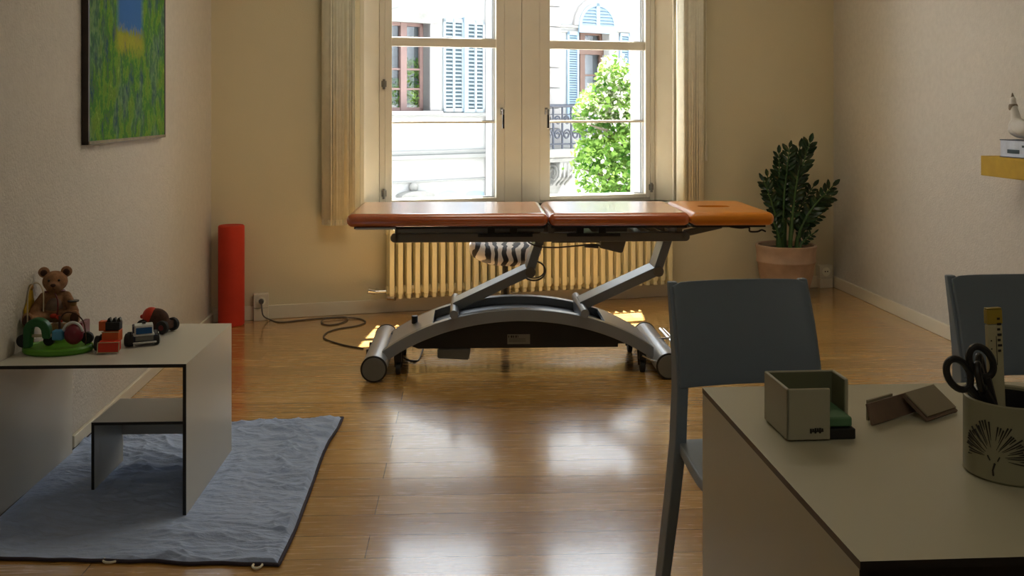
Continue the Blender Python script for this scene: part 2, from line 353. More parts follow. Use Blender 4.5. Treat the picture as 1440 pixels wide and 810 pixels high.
holed(b, -2.0, 2.60, 0, HC, D, D + .10, [(uf_l, uf_r, SILL, LINT)])
wall_back = walled(b.build('wall_back', M['wall_back'])); struct(wall_back)
ow = MB(); g0, g1 = wu(551, .2), wu(696, .2); g2, g3 = wu(773, .2), wu(906, .2)
holed(ow, -2.0, 2.60, 0, HC, D + .10, D + .34, [(g0 - .06, g1 + .005, SILL + .03, LINT - .02), (g2 - .06, g3 + .005, SILL + .03, LINT - .02)])
o = walled(ow.build('wall_outer', M['outside_wall'])); struct(o)

# baseboards
def bb(name, b_): return struct(b_.build(name, M['trimw'], bevel=.004))
b = MB(); b.box(-1.9, 2.44, -.018, 0, 0, .085); bb_o = walled(bb('baseboard_back', b))
for nm, f, s in (('baseboard_left', LW, 1), ('baseboard_right', RW, -1)):
    y1 = 6.06 if s > 0 else 7.27
    b = MB()
    for ya, yb in (((-2.1, 3.13), (3.79, y1)) if s > 0 else ((-2.1, y1),)): b.prism([(f(ya), ya), (f(yb), yb), (f(yb) + s * .016, yb), (f(ya) + s * .016, ya)], 0, .08 if s < 0 else .055, 'z')
    bb(nm, b)

# ------------------------------------------------------------------ the window (structure)
win = bpy.data.objects.new('window_1', None); C.objects.link(win); walled(win); struct(win)
b = MB()   # reveal casing panels, stepping from inner opening to frame
ua, ub_ = wu(512, .03), wu(533, D)
b.prism([(uo_l, 0), (wu(512, .0), .0), (wu(516, .03), .03), (wu(533, .1), .1), (uf_l, D), (uo_l, D)], SILL, LINT, 'z')
b.prism([(uo_r, 0), (uo_r, D), (uf_r, D), (wu(925, .09), .09), (wu(946, .02), .02), (wu(947, .0), .0)], SILL, LINT, 'z')
b.box(uo_l, uo_r, -.0, D, LINT - .03, LINT)
b.build('reveal_casing', M['trimw'], win, bevel=.004)
b = MB(); b.box(uo_l - .03, uo_r + .03, -.05, D + .02, SILL - .035, SILL); b.build('window_sill', M['trimw'], win, bevel=.006)
# frame and central post (masonry pier faced with two boards)
ZB = WL(551, 281, D)[2]; ZF = SILL
fw = wu(547, D) - uf_l
b = MB()
b.box(uf_l, uf_l + .035, D - .01, D + .09, SILL, LINT); b.box(uf_r - .035, uf_r, D - .01, D + .09, SILL, LINT)
b.box(uf_l, uf_r, D - .01, D + .09, LINT - .06, LINT); b.box(uf_l, uf_r, D, D + .09, SILL, SILL + .02)
b.build('window_frame', M['winpaint'], win, bevel=.004)
pc = wu(733, D)
b = MB(); b.box(wu(709, D), pc - .0015, D - .012, D + .1, SILL, LINT); b.box(pc + .0015, wu(758, D), D - .012, D + .1, SILL, LINT)
b.build('window_post', M['winpaint'], win, bevel=.003)
SD = D + .015
trz0, trz1 = WL(620, 66, SD)[2], WL(620, 53.5, SD)[2]
thin = WL(620, 172, SD)[2]
for i, (s0, s1, h0, h1) in enumerate(((uf_l + .035, wu(709, D), wu(550.5, SD), wu(696.5, SD)), (wu(758, D), uf_r - .035, wu(772, SD), wu(906, SD)))):
    zb = WL(628 if i == 0 else 840, 279 if i == 0 else 273.5, SD)[2]
    b = MB(); y0, y1 = SD - .025, SD + .04
    b.box(s0, h0, y0, y1, SILL + .02, LINT - .06); b.box(h1, s1, y0, y1, SILL + .02, LINT - .06)
    b.box(h0, h1, y0, y1, SILL + .02, zb); b.box(h0, h1, y0, y1, LINT - .13, LINT - .06)
    sash = b.build('sash', M['winpaint'], win, bevel=.004)
    b = MB(); b.box(h0 - .001, h1 + .001, SD - .012, SD + .03, trz0, trz1); b.build('glazing_bar', M['winpaint'], sash, bevel=.004)
    b = MB(); b.box(h0 - .001, h1 + .001, SD + .002, SD + .028, thin - .007, thin + .007); b.build('thin_bar', M['winpaint'], sash, bevel=.002)
    b = MB(); b.box(h0, h1, SD + .012, SD + .016, zb, LINT - .13); b.build('pane', M['glass'], sash)
    b = MB()   # white bead round each pane opening
    t = .006
    for za, zc in ((zb, thin - .007), (thin + .007, trz0), (trz1, LINT - .13)):
        b.box(h0, h0 + t, SD + .018, SD + .03, za, zc); b.box(h1 - t, h1, SD + .018, SD + .03, za, zc); b.box(h0, h1, SD + .018, SD + .03, za, za + t)
    b.build('pane_bead', M['outside_wall'], sash)
    # handle
    hx = wu(704.5, D) if i == 0 else wu(767, D); hz = WL(704, 155, SD)[2]
    b = MB(); b.box(hx - .011, hx + .011, y0 - .010, y0, hz - .03, hz + .018); b.cyl((hx, y0, hz), (hx, y0 - .045, hz), .008, seg=12)
    b.box(hx - .008, hx + .008, y0 - .052, y0 - .038, hz - .125, hz + .008)
    b.build('handle', M['chrome'], sash, bevel=.003)
    b = MB(); b.box(hx - .006, hx + .006, y0 - .056, y0 - .050, hz - .12, hz - .03); b.build('handle_grip', M['black'], sash, bevel=.002)
    # hinges
    hy = uf_l + .03 if i == 0 else uf_r - .03
    for py in (118, 272):
        if i == 1 and py == 118: continue
        z = WL(535, py, D)[2]
        b = MB(); b.cyl((hy, D - .02, z - .035), (hy, D - .02, z + .03), .009, seg=10); b.box(hy - .016, hy + .016, D - .02, D - .008, z - .02, z + .02); b.build('hinge', M['darkmetal'], win)
# grey outer guide rails standing behind the glass
for px in (692.5, 900.5):
    u = wu(px, SD + .06); b = MB(); b.box(u - .008, u + .008, SD + .05, SD + .075, SILL + .05, LINT - .08); b.build('guide_rail', M['silver'], win)

# ------------------------------------------------------------------ vertical blinds
def vblind(name, label, px0, px1, n, d, zb, seed):
    rnd = random.Random(seed)
    t = thing(name, label, 'blind', group='vertical blinds beside the window'); walled(t)
    u0, u1 = wu(px0, d), wu(px1, d)
    for i in range(n):
        u = u0 + (u1 - u0) * (i + .5) / n; a = R(rnd.uniform(50, 82)) * (1 if i % 2 else .94); w = .0445
        dx, dy = math.cos(a) * w, -math.sin(a) * w
        b = MB(); pts = []
        for k in range(7):
            s = -1 + k / 3; bow = .006 * (1 - s * s)
            pts.append((u + dx * s - bow, d + dy * s))
        for z0, z1 in ((zb, 2.78),):
            for p, q in zip(pts, pts[1:]):
                b.quad((p[0], p[1], z0), (q[0], q[1], z0), (q[0], q[1], z1), (p[0], p[1], z1))
        bmesh.ops.remove_doubles(b.bm, verts=b.bm.verts, dist=1e-5)
        o = b.build('slat', M['blind'], t); s = o.modifiers.new('s', 'SOLIDIFY'); s.thickness = .0015
        b = MB(); b.box(-.038, .038, -.004, .004, 0, .035, mat=Matrix.Translation((u, d, zb - .002)) @ Matrix.Rotation(-a, 4, 'Z')); b.build('hem_weight', M['blind'], o, bevel=.002)
    b = MB()
    ch = [(u0 + (u1 - u0) * k / 24, d - .03, zb + .02 - .012 * abs(math.sin(k * 1.4))) for k in range(25)]
    b.tube(ch, .0022, 6); b.build('bottom_chain', M['socket'], t)
    b = MB(); b.box(u0 - .02, u1 + .05, d - .03, d + .03, 2.78, 2.82); b.build('head_rail', M['white_toy'], t)
    return t
zbl = WL(477, 316, -.09)[2]
vblind('vertical_blind', 'bunched cream vertical blind hanging left of the window above the socket', 458, 496, 13, -.09, zbl, 1)
vblind('vertical_blind', 'bunched cream vertical blind hanging right of the window beside the pull cord', 956, 984, 10, -.09, zbl, 2)
t = thing('blind_pull_cord', 'thin pale pull cord with long weighted end hanging right of the window', 'cord', loc=(0, 0, 0)); walled(t)
u = wu(993, -.03); z1 = WL(993, 198, -.03)[2]; z0 = WL(993, 226, -.03)[2]
b = MB(); b.cyl((u, -.03, z1), (u, -.03, 2.8), .0025, seg=8); b.build('cord', M['blind'], t)
b = MB(); b.cyl((u, -.03, z0), (u, -.03, z1), .009, .006, seg=12); b.build('weight', M['trimw'], t)
b = MB(); b.box(u - .02, u + .02, -.04, 0, 2.79, 2.83); b.build('bracket', M['trimw'], t)

# ------------------------------------------------------------------ radiator
t = thing('radiator', 'cream ribbed column radiator under the window behind the treatment table', 'radiator'); walled(t)
d0 = -.10
ru0, ru1 = wu(543, d0), wu(943, d0); rz0, rz1 = .105, .575; n = 36; pit = (ru1 - ru0) / n
for i in range(n):
    u = ru0 + pit * (i + .5)
    b = MB()
    for y in (d0 - .045, d0, d0 + .045):
        b.box(u - .0165, u + .0165, y - .016, y + .016, rz0 + .03, rz1 - .03)
    for z in (rz0 + .055, rz1 - .045):
        b.cyl((u - pit / 2, d0, z), (u + pit / 2, d0, z), .026, seg=14)
    for z in (rz0 + .03, rz1 - .03):
        b.box(u - .013, u + .013, d0 - .055, d0 + .055, z - .028, z + .028)
    b.build('radiator_section', M['radiator'], t, bevel=.006)
b = MB(); b.cyl((ru0, d0, rz0 + .045), (ru0 - .07, d0, rz0 + .045), .012, seg=12); b.cyl((ru0 - .045, d0, rz0 + .045), (ru0 - .045, 0, rz0 + .045), .009, seg=10)
b.cyl((ru0 - .07, d0, rz0 + .045), (ru0 - .115, d0, rz0 + .055), .017, .02, seg=12); b.build('valve', M['chrome'], t)
b = MB(); b.cyl((ru0 + .005, d0 - .03, rz0 + .01), (ru0 + .045, d0 - .07, rz0 + .01), .014, seg=12); b.build('drain_plug', M['chrome'], t)
b = MB(); b.box(ru0 + .02, ru0 + .05, d0 - .063, d0 - .05, rz1 - .10, rz1 - .065); b.cyl((ru0 + .035, d0 - .06, rz1 - .083), (ru0 + .035, d0 - .07, rz1 - .083), .006, seg=8); b.build('vent_plate', M['trimw'], t)
for i in (3, 18, 32):
    u = ru0 + pit * i; b = MB(); b.box(u - .01, u + .01, d0 - .03, 0, rz0 + .06, rz0 + .08); b.build('bracket', M['trimw'], t); b = MB(); b.box(u - .01, u + .01, d0 - .03, 0, rz1 - .07, rz1 - .05); b.build('bracket', M['trimw'], t)

# ------------------------------------------------------------------ sockets
def socket(label, px, pz0, pz1, w):
    t = thing('wall_socket', label, 'socket', group='sockets on the window wall'); walled(t); u = wu(px, -.02)
    b = MB(); b.box(u - w / 2, u + w / 2, -.045, 0, pz0, pz1); b.build('socket_plate', M['socket'], t, bevel=.006)
    b = MB(); b.box(u - w / 2 + .002, u + w / 2 - .002, -.05, 0, 0.0, pz0); b.build('duct_cover', M['trimw'], t, bevel=.003)
    zc = (pz0 + pz1) / 2; b = MB(); b.cyl((u, -.0455, zc), (u, -.048, zc), w * .30, seg=20); b.build('socket_face', M['blind'], t)
    for dx in (-.010, .010):
        b = MB(); b.cyl((u + dx, -.047, zc + .002), (u + dx, -.050, zc + .002), .005, seg=8); b.build('socket_hole', M['black'], t)
    return u, zc
us, zs = socket('white wall socket with grey plug beside the red foam roller', 367, .075, .165, .092)
socket('white wall socket low in the right corner behind the plant pot', 1159, .07, .165, .11)

# ------------------------------------------------------------------ foam roller
b = MB(); rad = .077; prof = [(0.0, 0), (rad - .006, 0), (rad, .006), (rad, .594), (rad - .006, .60), (.0, .60)]
b.lathe(prof, 48)
o = b.build('foam_roller', M['foam']); o.location = (-1.69, 5.995, 0); tag(o, 'tall red foam roller standing upright in the left corner', 'roller')

# ------------------------------------------------------------------ painting
t = thing('framed_painting', 'green and blue abstract garden painting in a dark frame on the left wall', 'painting', (LW(3.90), 3.90, 0), math.degrees(math.atan(.067)))
b = MB(); zt = 2.25
b.box(0.002, .028, 0, .016, 1.158, zt); b.box(0.002, .028, 1.064, 1.08, 1.158, zt); b.box(.002, .028, 0, 1.08, zt - .014, zt); b.box(.002, .028, 0, 1.08, 1.158, 1.168)
b.build('frame', M['frame_dark'], t)
b = MB(); b.box(.002, .030, .004, 1.076, 1.160, 1.172); b.build('frame_lip', M['frame_gold'], t)
b = MB(); b.box(.004, .026, .014, 1.066, .0, zt - 1.172 - .014); o = b.build('canvas', M['painting'], t); o.location = (0, 0, 1.172)

# ------------------------------------------------------------------ treatment table
def f_arc(x): return .318 - .35 * x * x - .2 * x ** 4
T = thing('treatment_table', 'cognac leather treatment table on a grey hydraulic base in front of the window', 'treatment table', (.03, 5.10, 0), 2.2)
def pad(x0, x1, name, m, z0=.733, z1=.797, rx=0, hole=False):
    b = MB(); b.box(x0, x1, -.325, .325, z0, z1)
    # crown the edges: taper upper edge loops
    o = b.build(name, m, T); bv = o.modifiers.new('b', 'BEVEL'); bv.width = .030; bv.segments = 6; bv.limit_method = 'ANGLE'
    if hole:
        c = MB(); c.lathe([(.0, -.2), (.5, -.2), (.5, .2), (0, .2)], 32)
        co = c.build('cutter', m); co.location = ((x0 + x1) / 2 - .02, .0, (z0 + z1) / 2); co.scale = (.17, .10, 1); co.parent = T
        bo = o.modifiers.new('h', 'BOOLEAN'); bo.object = co; bo.operation = 'DIFFERENCE'
        bpy.context.view_layer.update(); bake(o); bpy.data.objects.remove(co)
        for p in o.data.polygons: p.use_smooth = True
        o.data.set_sharp_from_angle(angle=R(40))
    else:
        bpy.context.view_layer.update(); bake(o)
        for p in o.data.polygons: p.use_smooth = True
    return o
pad(-.835, .133, 'padded_section', M['leather'])
pad(.137, .822, 'padded_section', M['leather'])
hp = pad(.826, 1.235, 'head_section', M['leather_head'], hole=True)
for x0, x1 in ((-.80, .12), (.15, .81)):
    b = MB(); b.box(x0, x1, -.29, .29, .722, .733); b.build('base_board', M['black'], T)
b = MB(); b.box(.84, 1.20, -.28, .28, .722, .733); b.build('base_board', M['black'], T)
b = MB(); b.box(-.79, -.60, -.315, -.30, .722, .731); b.box(-.79, -.60, .30, .315, .722, .731); b.build('paper_rail', M['silver'], T)
# upper frame
for sy in (-1, 1):
    ys = sorted((sy * .12, sy * .17)); b = MB()
    b.box(-.615, .83, ys[0], ys[1], .640, .684); b.cyl((-.615, ys[0], .662), (-.615, ys[1], .662), .022, seg=20); b.cyl((.83, ys[0], .662), (.83, ys[1], .662), .022, seg=20)
    b.build('side_beam', M['darkmetal'], T, bevel=.003)
    b = MB(); b.box(-.60, .12, ys[0] + .005, ys[1] - .005, .690, .706); b.build('lift_rail', M['greymetal'], T, bevel=.002)
    for xx in (-.60, .09, .16, .80):
        b = MB(); b.box(xx - .015, xx + .015, ys[0] + .01, ys[1] - .01, .684, .724); b.build('rail_post', M['darkmetal'], T)
    for x0, x1, ps in ((-.205, .065, (-.14, -.03)), (.235, .50, (.30, .41))):
        y = sy * .178
        b = MB(); b.box(x0, x1, y - .012, y + .012, .668, .684)
        for p in ps: b.box(p - .018, p + .018, y - .010, y + .010, .684, .724)
        b.build('slide_bracket', M['black'], T, bevel=.002)
b = MB()
for xx in (-.45, -.2, .0, .35, .6, .80): b.box(xx - .02, xx + .02, -.12, .12, .645, .68)
b.build('cross_bar', M['darkmetal'], T)
b = MB()   # struts fanning up under the middle section
for x0, x1 in ((.55, .68), (.61, .74), (.66, .80)): b.tube([(x0, .1, .728), (x1, .0, .672)], .005, 6)
b.build('gas_strut', M['greymetal'], T)
b = MB(); b.prism([(.83, .64), (.85, .662), (1.02, .700), (1.02, .718), (.99, .718), (.83, .690)], -.14, -.11); b.build('head_support', M['darkmetal'], T); b = MB(); b.prism([(.83, .64), (.85, .662), (1.02, .700), (1.02, .718), (.99, .718), (.83, .690)], .11, .14)
b.build('head_support', M['darkmetal'], T)
b = MB(); b.tube(smoothpts([(1.03, -.26, .722), (1.08, -.26, .716), (1.12, -.27, .719), (1.125, -.27, .700), (1.16, -.28, .700), (1.18, -.28, .708), (1.20, -.28, .700)], 6), .0045, 8); b.build('release_lever', M['black'], T)
b = MB(); b.prism([(.415, .638), (.545, .638), (.525, .575), (.515, .572), (.41, .598)], -.10, .06); b.build('motor_box', M['darkmetal'], T, bevel=.004)
b = MB(); b.box(.17, .42, -.06, .06, .62, .642); b.build('actuator', M['black'], T, bevel=.004)
# lifting arms
def link(x0, z0, x1, z1, h, y0, y1, m, name):
    dx, dz = x1 - x0, z1 - z0; L = math.hypot(dx, dz); nx, nz = -dz / L * h / 2, dx / L * h / 2
    b = MB(); b.prism([(x0 - nx, z0 - nz), (x1 - nx, z1 - nz), (x1 + nx, z1 + nz), (x0 + nx, z0 + nz)], y0, y1)
    return b.build(name, m, T, bevel=.004)
for xa, xj, xt in ((-.322, .055, .115), (.317, .703, .765)):
    link(xa, .305, xj, .480, .046, -.10, .06, M['greymetal'], 'lifting_arm')
    link(xj, .480, xt, .660, .044, -.095, .055, M['greymetal'], 'upper_arm')
    b = MB(); b.cyl((xj + .004, -.108, .478), (xj + .004, .068, .478), .026, seg=28); b.build('joint', M['darkmetal'], T, bevel=.002)
    b = MB(); b.cyl((xa, -.255, .300), (xa, .20, .300), .021, seg=24); b.box(xa - .016, xa + .02, -.22, .17, .23, .29); b.build('pivot_tube', M['greymetal'], T, bevel=.002)
# arched base
for sy, dz in ((-1, 0), (1, -.012)):
    xs = [-.672 + 1.33 * k / 48 for k in range(49)]
    up = [(x, f_arc(x) + dz) for x in xs]; dn = [(x, f_arc(x) + dz - .056 - .01 * abs(x)) for x in xs][::-1]
    ys = sorted((sy * .185, sy * .235)); b = MB(); b.prism(up + dn, ys[0], ys[1]); b.build('arched_beam', M['greymetal'], T, bevel=.003)
for s in (-1, 1):
    xs = [s * (.43 + .22 * k / 10) for k in range(11)]
    b = MB(); P = [(x, f_arc(x) - .008) for x in xs] + [(x, f_arc(x) - .03) for x in xs][::-1]
    b.prism(P, -.184, .184); b.build('end_cover', M['silver'], T, bevel=.002)
    b = MB(); b.cyl((s * .53, .05, f_arc(.53) - .01), (s * .53, .05, f_arc(.53) + .03), .016, seg=14); 
    if s < 0: b.build('knob', M['black'], T, bevel=.002)
xs = [-.53 + 1.06 * k / 30 for k in range(31)]
b = MB(); b.prism([(x, max(f_arc(x) - .05, .135)) for x in xs] + [(.53, .135), (.49, .135), (.49, .118), (-.50, .118), (-.53, .13)], -.18, .18); b.build('motor_housing', M['black'], T, bevel=.003)
b = MB(); b.box(-.06, .052, -.1835, -.1815, .138, .186); st = b.build('type_label', M['sticker'], T); st['label'] = 'small grey type label'
b = MB()
for k, w in enumerate((.006, .012, .008, .010, .004)): b.box(-.055 + k * .0115, -.055 + k * .0115 + w * .7, -.1845, -.1837, .170, .181)
for z in (.150, .157, .163): b.box(-.052, .03, -.1843, -.1837, z, z + .0015)
b.build('label_print', M['ink'], st)
b = MB(); b.prism([(-.405, .072), (-.25, .062), (-.24, .118), (-.405, .118)], -.19, -.16); b.build('foot_plate', M['cap'], T, bevel=.008, seg=3)
# end rolls
for xx, s in ((-.70, -1), (.712, 1)):
    b = MB(); b.cyl((xx, -.345, .064), (xx, .345, .064), .060, seg=40); rl = b.build('end_roll', M['silver'], T, bevel=.004)
    b = MB(); b.cyl((xx, -.352, .064), (xx, -.344, .064), .0635, seg=40); b.build('roll_rim', M['black'], rl, bevel=.002); b = MB(); b.cyl((xx, .344, .064), (xx, .352, .064), .0635, seg=40); b.build('roll_rim', M['black'], rl, bevel=.002)
    b = MB(); b.cyl((xx, -.356, .064), (xx, -.351, .064), .055, seg=40); b.build('roll_cap', M['cap'], rl, bevel=.002)
    for k in (-1, 1):
        b = MB(); b.box(xx - .06 * 1.02, xx - .05, k * .07 - .012 - .03, k * .07 + .012 - .03, .07, .10); 
        if s < 0: b.build('vent_slot', M['black'], rl)
    xc = xx - s * .105
    for yy in (-.20, .20):
        b = MB(); b.cyl((xc - .012, yy, .027), (xc + .012, yy, .027), .0265, seg=20); cs = b.build('castor', M['black_soft'], T, bevel=.003)
        b = MB(); b.prism([(xc - .02, .03), (xc + .02, .03), (xc + .025, .14), (xc - .025, .14)], yy + .012, yy + .018); b.box(xc - .016, xc + .016, yy - .016, yy + .016, .062, .11); b.build('castor_fork', M['black'], cs)
b = MB(); b.tube([(.752, .10, .145), (.812, -.16, .085)], .007, 10); b.tube([(.765, .08, .150), (.822, -.15, .100)], .004, 8); b.tube([(.712, .0, .118), (.79, -.02, .122)], .006, 8); b.build('brake_pedal', M['chrome'], T)
b = MB(); b.tube([(.60, -.24, .09), (.67, -.25, .06), (.71, -.24, .045)], .005, 8); b.build('brake_rod', M['chrome'], T)
b = MB(); lp = [(.085 + .062 * math.cos(a), .09 + .01 * math.sin(2 * a), .455 + .05 * math.sin(a)) for a in [2 * math.pi * k / 40 for k in range(40)]]
b.tube(lp, .0045, 8, closed=True); lp2 = [(.09 + .055 * math.cos(a), .095, .46 + .044 * math.sin(a)) for a in [2 * math.pi * k / 40 for k in range(40)]]; b.tube(lp2, .004, 8, closed=True)
b.build('cable_loop', M['cable'], T)
b = MB(); b.tube(smoothpts([(.02, -.11, .66), (.07, -.12, .62), (.16, -.12, .605), (.28, -.12, .612), (.38, -.11, .618), (.42, -.08, .60)], 6), .004, 8); b.tube([(.33, -.11, .612), (.40, -.11, .606)], .009, 8); b.build('control_cable', M['cable'], T)

# cable on the floor from socket to base
fl = [(380, 450.5), (394, 454), (425, 451), (461, 447.6), (485, 447.2), (488, 451), (477, 456), (461.5, 458), (452, 455), (457, 450.5), (480, 448.6), (505, 449), (514, 454), (500, 459.5), (477, 463), (459, 469), (456, 476.7), (472, 483), (492, 488), (511, 491)]
P = [ground(x, y) + Vector((0, 0, .004)) for x, y in fl]
for i in (4, 5): P[i].z = .006
for i in (9, 10): P[i].z = .009
pu = Vector((us * UX - (-.055) * UY, 6.606 + us * UY + (-.055) * UX, zs))
P = [pu, pu + Vector((.01, -.03, -.02)), pu + Vector((.02, -.03, -.08))] + P
P[3] = Vector((P[3].x, min(P[3].y, BW(P[3].x) - .05), .004))
o = MB(); o.tube(smoothpts(P, 7), .004, 8); o = o.build('power_cable', M['cable']); tag(o, 'dark power cable looping over the floor from the left socket to the table base', 'cable')
b = MB(); b.cyl(tuple(pu + Vector((0, .003, 0))), tuple(pu + Vector((.008, -.03, 0))), .016, .013, seg=14); b.build('plug', M['cable'], o)
fl = [(556, 499.5), (570, 505), (583, 509), (590, 505), (596, 494)]
P = [ground(x, y) + Vector((0, 0, .004)) for x, y in fl]; P[-1].z = .03; P.append(P[-1] + Vector((.015, .02, .09)))
P[0].z = .03
o = MB(); o.tube(smoothpts(P, 7), .004, 8); o = o.build('pedal_cable', M['cable']); tag(o, 'short dark cable hanging under the left end of the treatment table base', 'cable')

# ------------------------------------------------------------------ zebra stool
t = thing('saddle_stool', 'zebra print stool on a black pole between treatment table and radiator', 'stool', (-.04, 5.90, 0), 0)
b = MB(); seg = 64; rings = []
for r_, z_ in ((0, .435), (.10, .435), (.16, .44), (.195, .455), (.212, .48), (.212, .505), (.20, .530), (.17, .545), (.10, .550), (0, .552)):
    ring = []
    for k in range(seg):
        a = 2 * math.pi * k / seg; x, y = r_ * math.cos(a), .82 * r_ * math.sin(a)
        ring.append(b.bm.verts.new((x, y, z_ - .045 + .9 * x * x * (1 if z_ > .48 else .6) - .10 * max(0, x) - .35 * y * y)))
    rings.append(ring)
for A, B_ in zip(rings, rings[1:]):
    for k in range(seg):
        b.bm.faces.new((A[k], A[(k + 1) % seg], B_[(k + 1) % seg], B_[k]))
bmesh.ops.remove_doubles(b.bm, verts=b.bm.verts, dist=1e-4)
b.build('seat', M['zebra'], t, sharp=80)
b = MB(); b.cyl((0, 0, .10), (0, 0, .30), .026, seg=20); b.cyl((0, 0, .29), (0, 0, .385), .017, seg=20); b.cyl((0, 0, .372), (0, 0, .386), .03, seg=20); b.build('pole', M['black'], t)
for k in range(5):
    a = 2 * math.pi * k / 5 + .3; c, s = math.cos(a), math.sin(a)
    b = MB(); b.tube([(0, 0, .10), (.12 * c, .12 * s, .085), (.23 * c, .23 * s, .06)], lambda q: .018 - .006 * q, 10); lg = b.build('leg', M['black'], t)
    b = MB(); b.cyl((.23 * c - .012 * s, .23 * s + .012 * c, .025), (.23 * c + .012 * s, .23 * s - .012 * c, .025), .025, seg=16); b.cyl((.23 * c, .23 * s, .03), (.23 * c, .23 * s, .06), .006, seg=8); b.build('castor', M['black_soft'], lg)

# ------------------------------------------------------------------ plant
t = thing('potted_plant', 'dark green zamioculcas plant in a terracotta pot in the right corner', 'plant', (1.885, 6.85, 0))
b = MB(); b.lathe([(0, 0), (.112, 0), (.128, .012), (.158, .08), (.180, .16), (.192, .245), (.199, .252), (.199, .262), (.195, .268), (.202, .345), (.205, .352), (.205, .365), (.197, .37), (.186, .365), (.182, .32), (0, .315)], 56); b.build('pot', M['terra'], t, sharp=50)
b = MB(); b.lathe([(0, .31), (.181, .31), (.18, .335), (.1, .342), (0, .345)], 40); b.build('soil', M['soil'], t)
rnd = random.Random(5)
pxm = 1400 / 6.85
def stem(bx, by, tx, ty, tz, bow, n, ls=1.0):
    n = max(5, int(n * .8))
    p0 = Vector((bx, by, .33)); p3 = Vector((tx, ty, tz)); p1 = p0 + Vector((0, 0, (tz - .33) * .45)) + Vector((bow, 0, 0)) * .2; p2 = p3 - Vector(((tx - bx) * .45, (ty - by) * .4, (tz - .33) * .25))
    pts = []
    for k in range(25):
        q = k / 24; pts.append(p0 * (1 - q) ** 3 + p1 * 3 * q * (1 - q) ** 2 + p2 * 3 * q * q * (1 - q) + p3 * q ** 3)
    b = MB(); b.tube(pts, lambda q: .011 * (1 - .7 * q), 8, mi=1)
    for k in range(n):
        q = .22 + .78 * (k + .5) / n; i = min(23, int(q * 24)); p = pts[i].lerp(pts[i + 1], q * 24 - i); tg = (pts[i + 1] - pts[i]).normalized()
        side = tg.cross(Vector((rnd.uniform(-.5, .5), -1, .1))).normalized()
        for s in ((-1, 1) if k < n - 1 else (0,)):
            d = (side * s * 1.0 + tg * (.55 + .5 * q) + Vector((rnd.uniform(-.2, .2), rnd.uniform(-.5, .5), rnd.uniform(-.1, .15)))).normalized()
            L = (.102 - .026 * q) * ls * rnd.uniform(.85, 1.15) * (1 if q > .35 else .8); w = L * .21
            nn = d.cross(Vector((rnd.uniform(-.5, .5), 1, rnd.uniform(-.5, .5)))).normalized(); up = d.cross(nn).normalized() * .12 * L
            v = [p, p + d * L * .3 + nn * w * .85, p + d * L * .6 + nn * w, p + d * L * .85 + nn * w * .55, p + d * L, p + d * L * .85 - nn * w * .55, p + d * L * .6 - nn * w, p + d * L * .3 - nn * w * .85]
            c1, c2, c3 = p + d * L * .3 - up, p + d * L * .6 - up, p + d * L * .85 - up * .6
            V = [b.bm.verts.new(x) for x in v]; c1, c2, c3 = [b.bm.verts.new(x) for x in (c1, c2, c3)]
            for f in ((V[0], V[1], c1), (V[1], V[2], c2, c1), (V[2], V[3], c3, c2), (V[3], V[4], c3), (V[0], c1, V[7]), (c1, c2, V[6], V[7]), (c2, c3, V[5], V[6]), (c3, V[4], V[5])):
                b.bm.faces.new(f)
    return b.build('stem', [M['zz'], M['zzstem']], t, fix=False)
def sx(px): return (px - 1105) / pxm
def sz(py): return 1.3 - (py - 153) / pxm
for px, py, y, n, bxp, ls in ((1140, 193, .0, 20, 1110, 1), (1128, 200, .05, 19, 1106, .95), (1110, 200, -.02, 19, 1100, .95), (1096, 208, .03, 18, 1098, .9), (1070, 246, -.05, 14, 1092, .9), (1083, 241, .05, 14, 1095, .8),
                              (1167, 253, -.05, 15, 1118, .95), (1172, 268, .02, 15, 1120, .9), (1150, 256, .08, 14, 1115, .8), (1160, 292, .0, 11, 1120, .7), (1077, 293, -.07, 9, 1093, .6), (1120, 225, -.08, 16, 1108, .9), (1104, 235, .08, 15, 1100, .9), (1145, 320, -.05, 6, 1122, .6)):
    stem(sx(bxp), y * .8, sx(px), y + rnd.uniform(-.04, .04), sz(py) - .03, rnd.uniform(-.05, .05), n, ls)

# ------------------------------------------------------------------ shelf on the right wall
def rwp(Y, d): n = Vector((-1, -.067, 0)).normalized(); return Vector((RW(Y), Y, 0)) + n * d
rzr = math.degrees(math.atan(.067))
t = thing('wall_shelf', 'yellow floating box shelf mounted on the right wall', 'shelf', tuple(rwp(4.93, 0)), rzr)
b = MB(); b.box(-.20, -.001, -1.0, 0, .972, 1.069); b.build('shelf_box', M['yellow'], t, bevel=.002)
b = MB(); b.box(-.204, -.199, -.99, -.30, .978, 1.062); b.build('front_flap', M['yellow'], t, bevel=.001)
t = thing('picture_book', 'pale blue hardback book lying on the yellow wall shelf under the goose', 'book', tuple(rwp(4.80, .0)), rzr + 3)
b = MB(); b.box(-.185, -.03, -.26, 0.0, 1.070, 1.074); b.box(-.185, -.03, -.26, 0, 1.150, 1.154); b.box(-.034, -.03, -.26, 0, 1.070, 1.154); b.build('cover', M['navy'], t, bevel=.001)
b = MB(); b.box(-.183, -.034, -.256, -.004, 1.074, 1.150); b.build('pages', M['book'], t)
b = MB(); b.box(-.1845, -.1832, -.15, -.06, 1.09, 1.108); b.box(-.1845, -.1832, -.23, -.17, 1.12, 1.13); b.build('spine_mark', M['shutter_dark'], t)
t = thing('goose_figurine', 'white ceramic goose figurine with raised neck sitting on the pale blue book', 'figurine', tuple(rwp(4.68, .11) + Vector((0, 0, 1.155))), rzr)
b = MB()
b.ball((0, -.01, .045), (.058, .15, .045)); b.ball((0, .085, .062), (.038, .05, .042)); b.ball((0, -.11, .075), (.03, .05, .022), rot=Euler((-.5, 0, 0)))
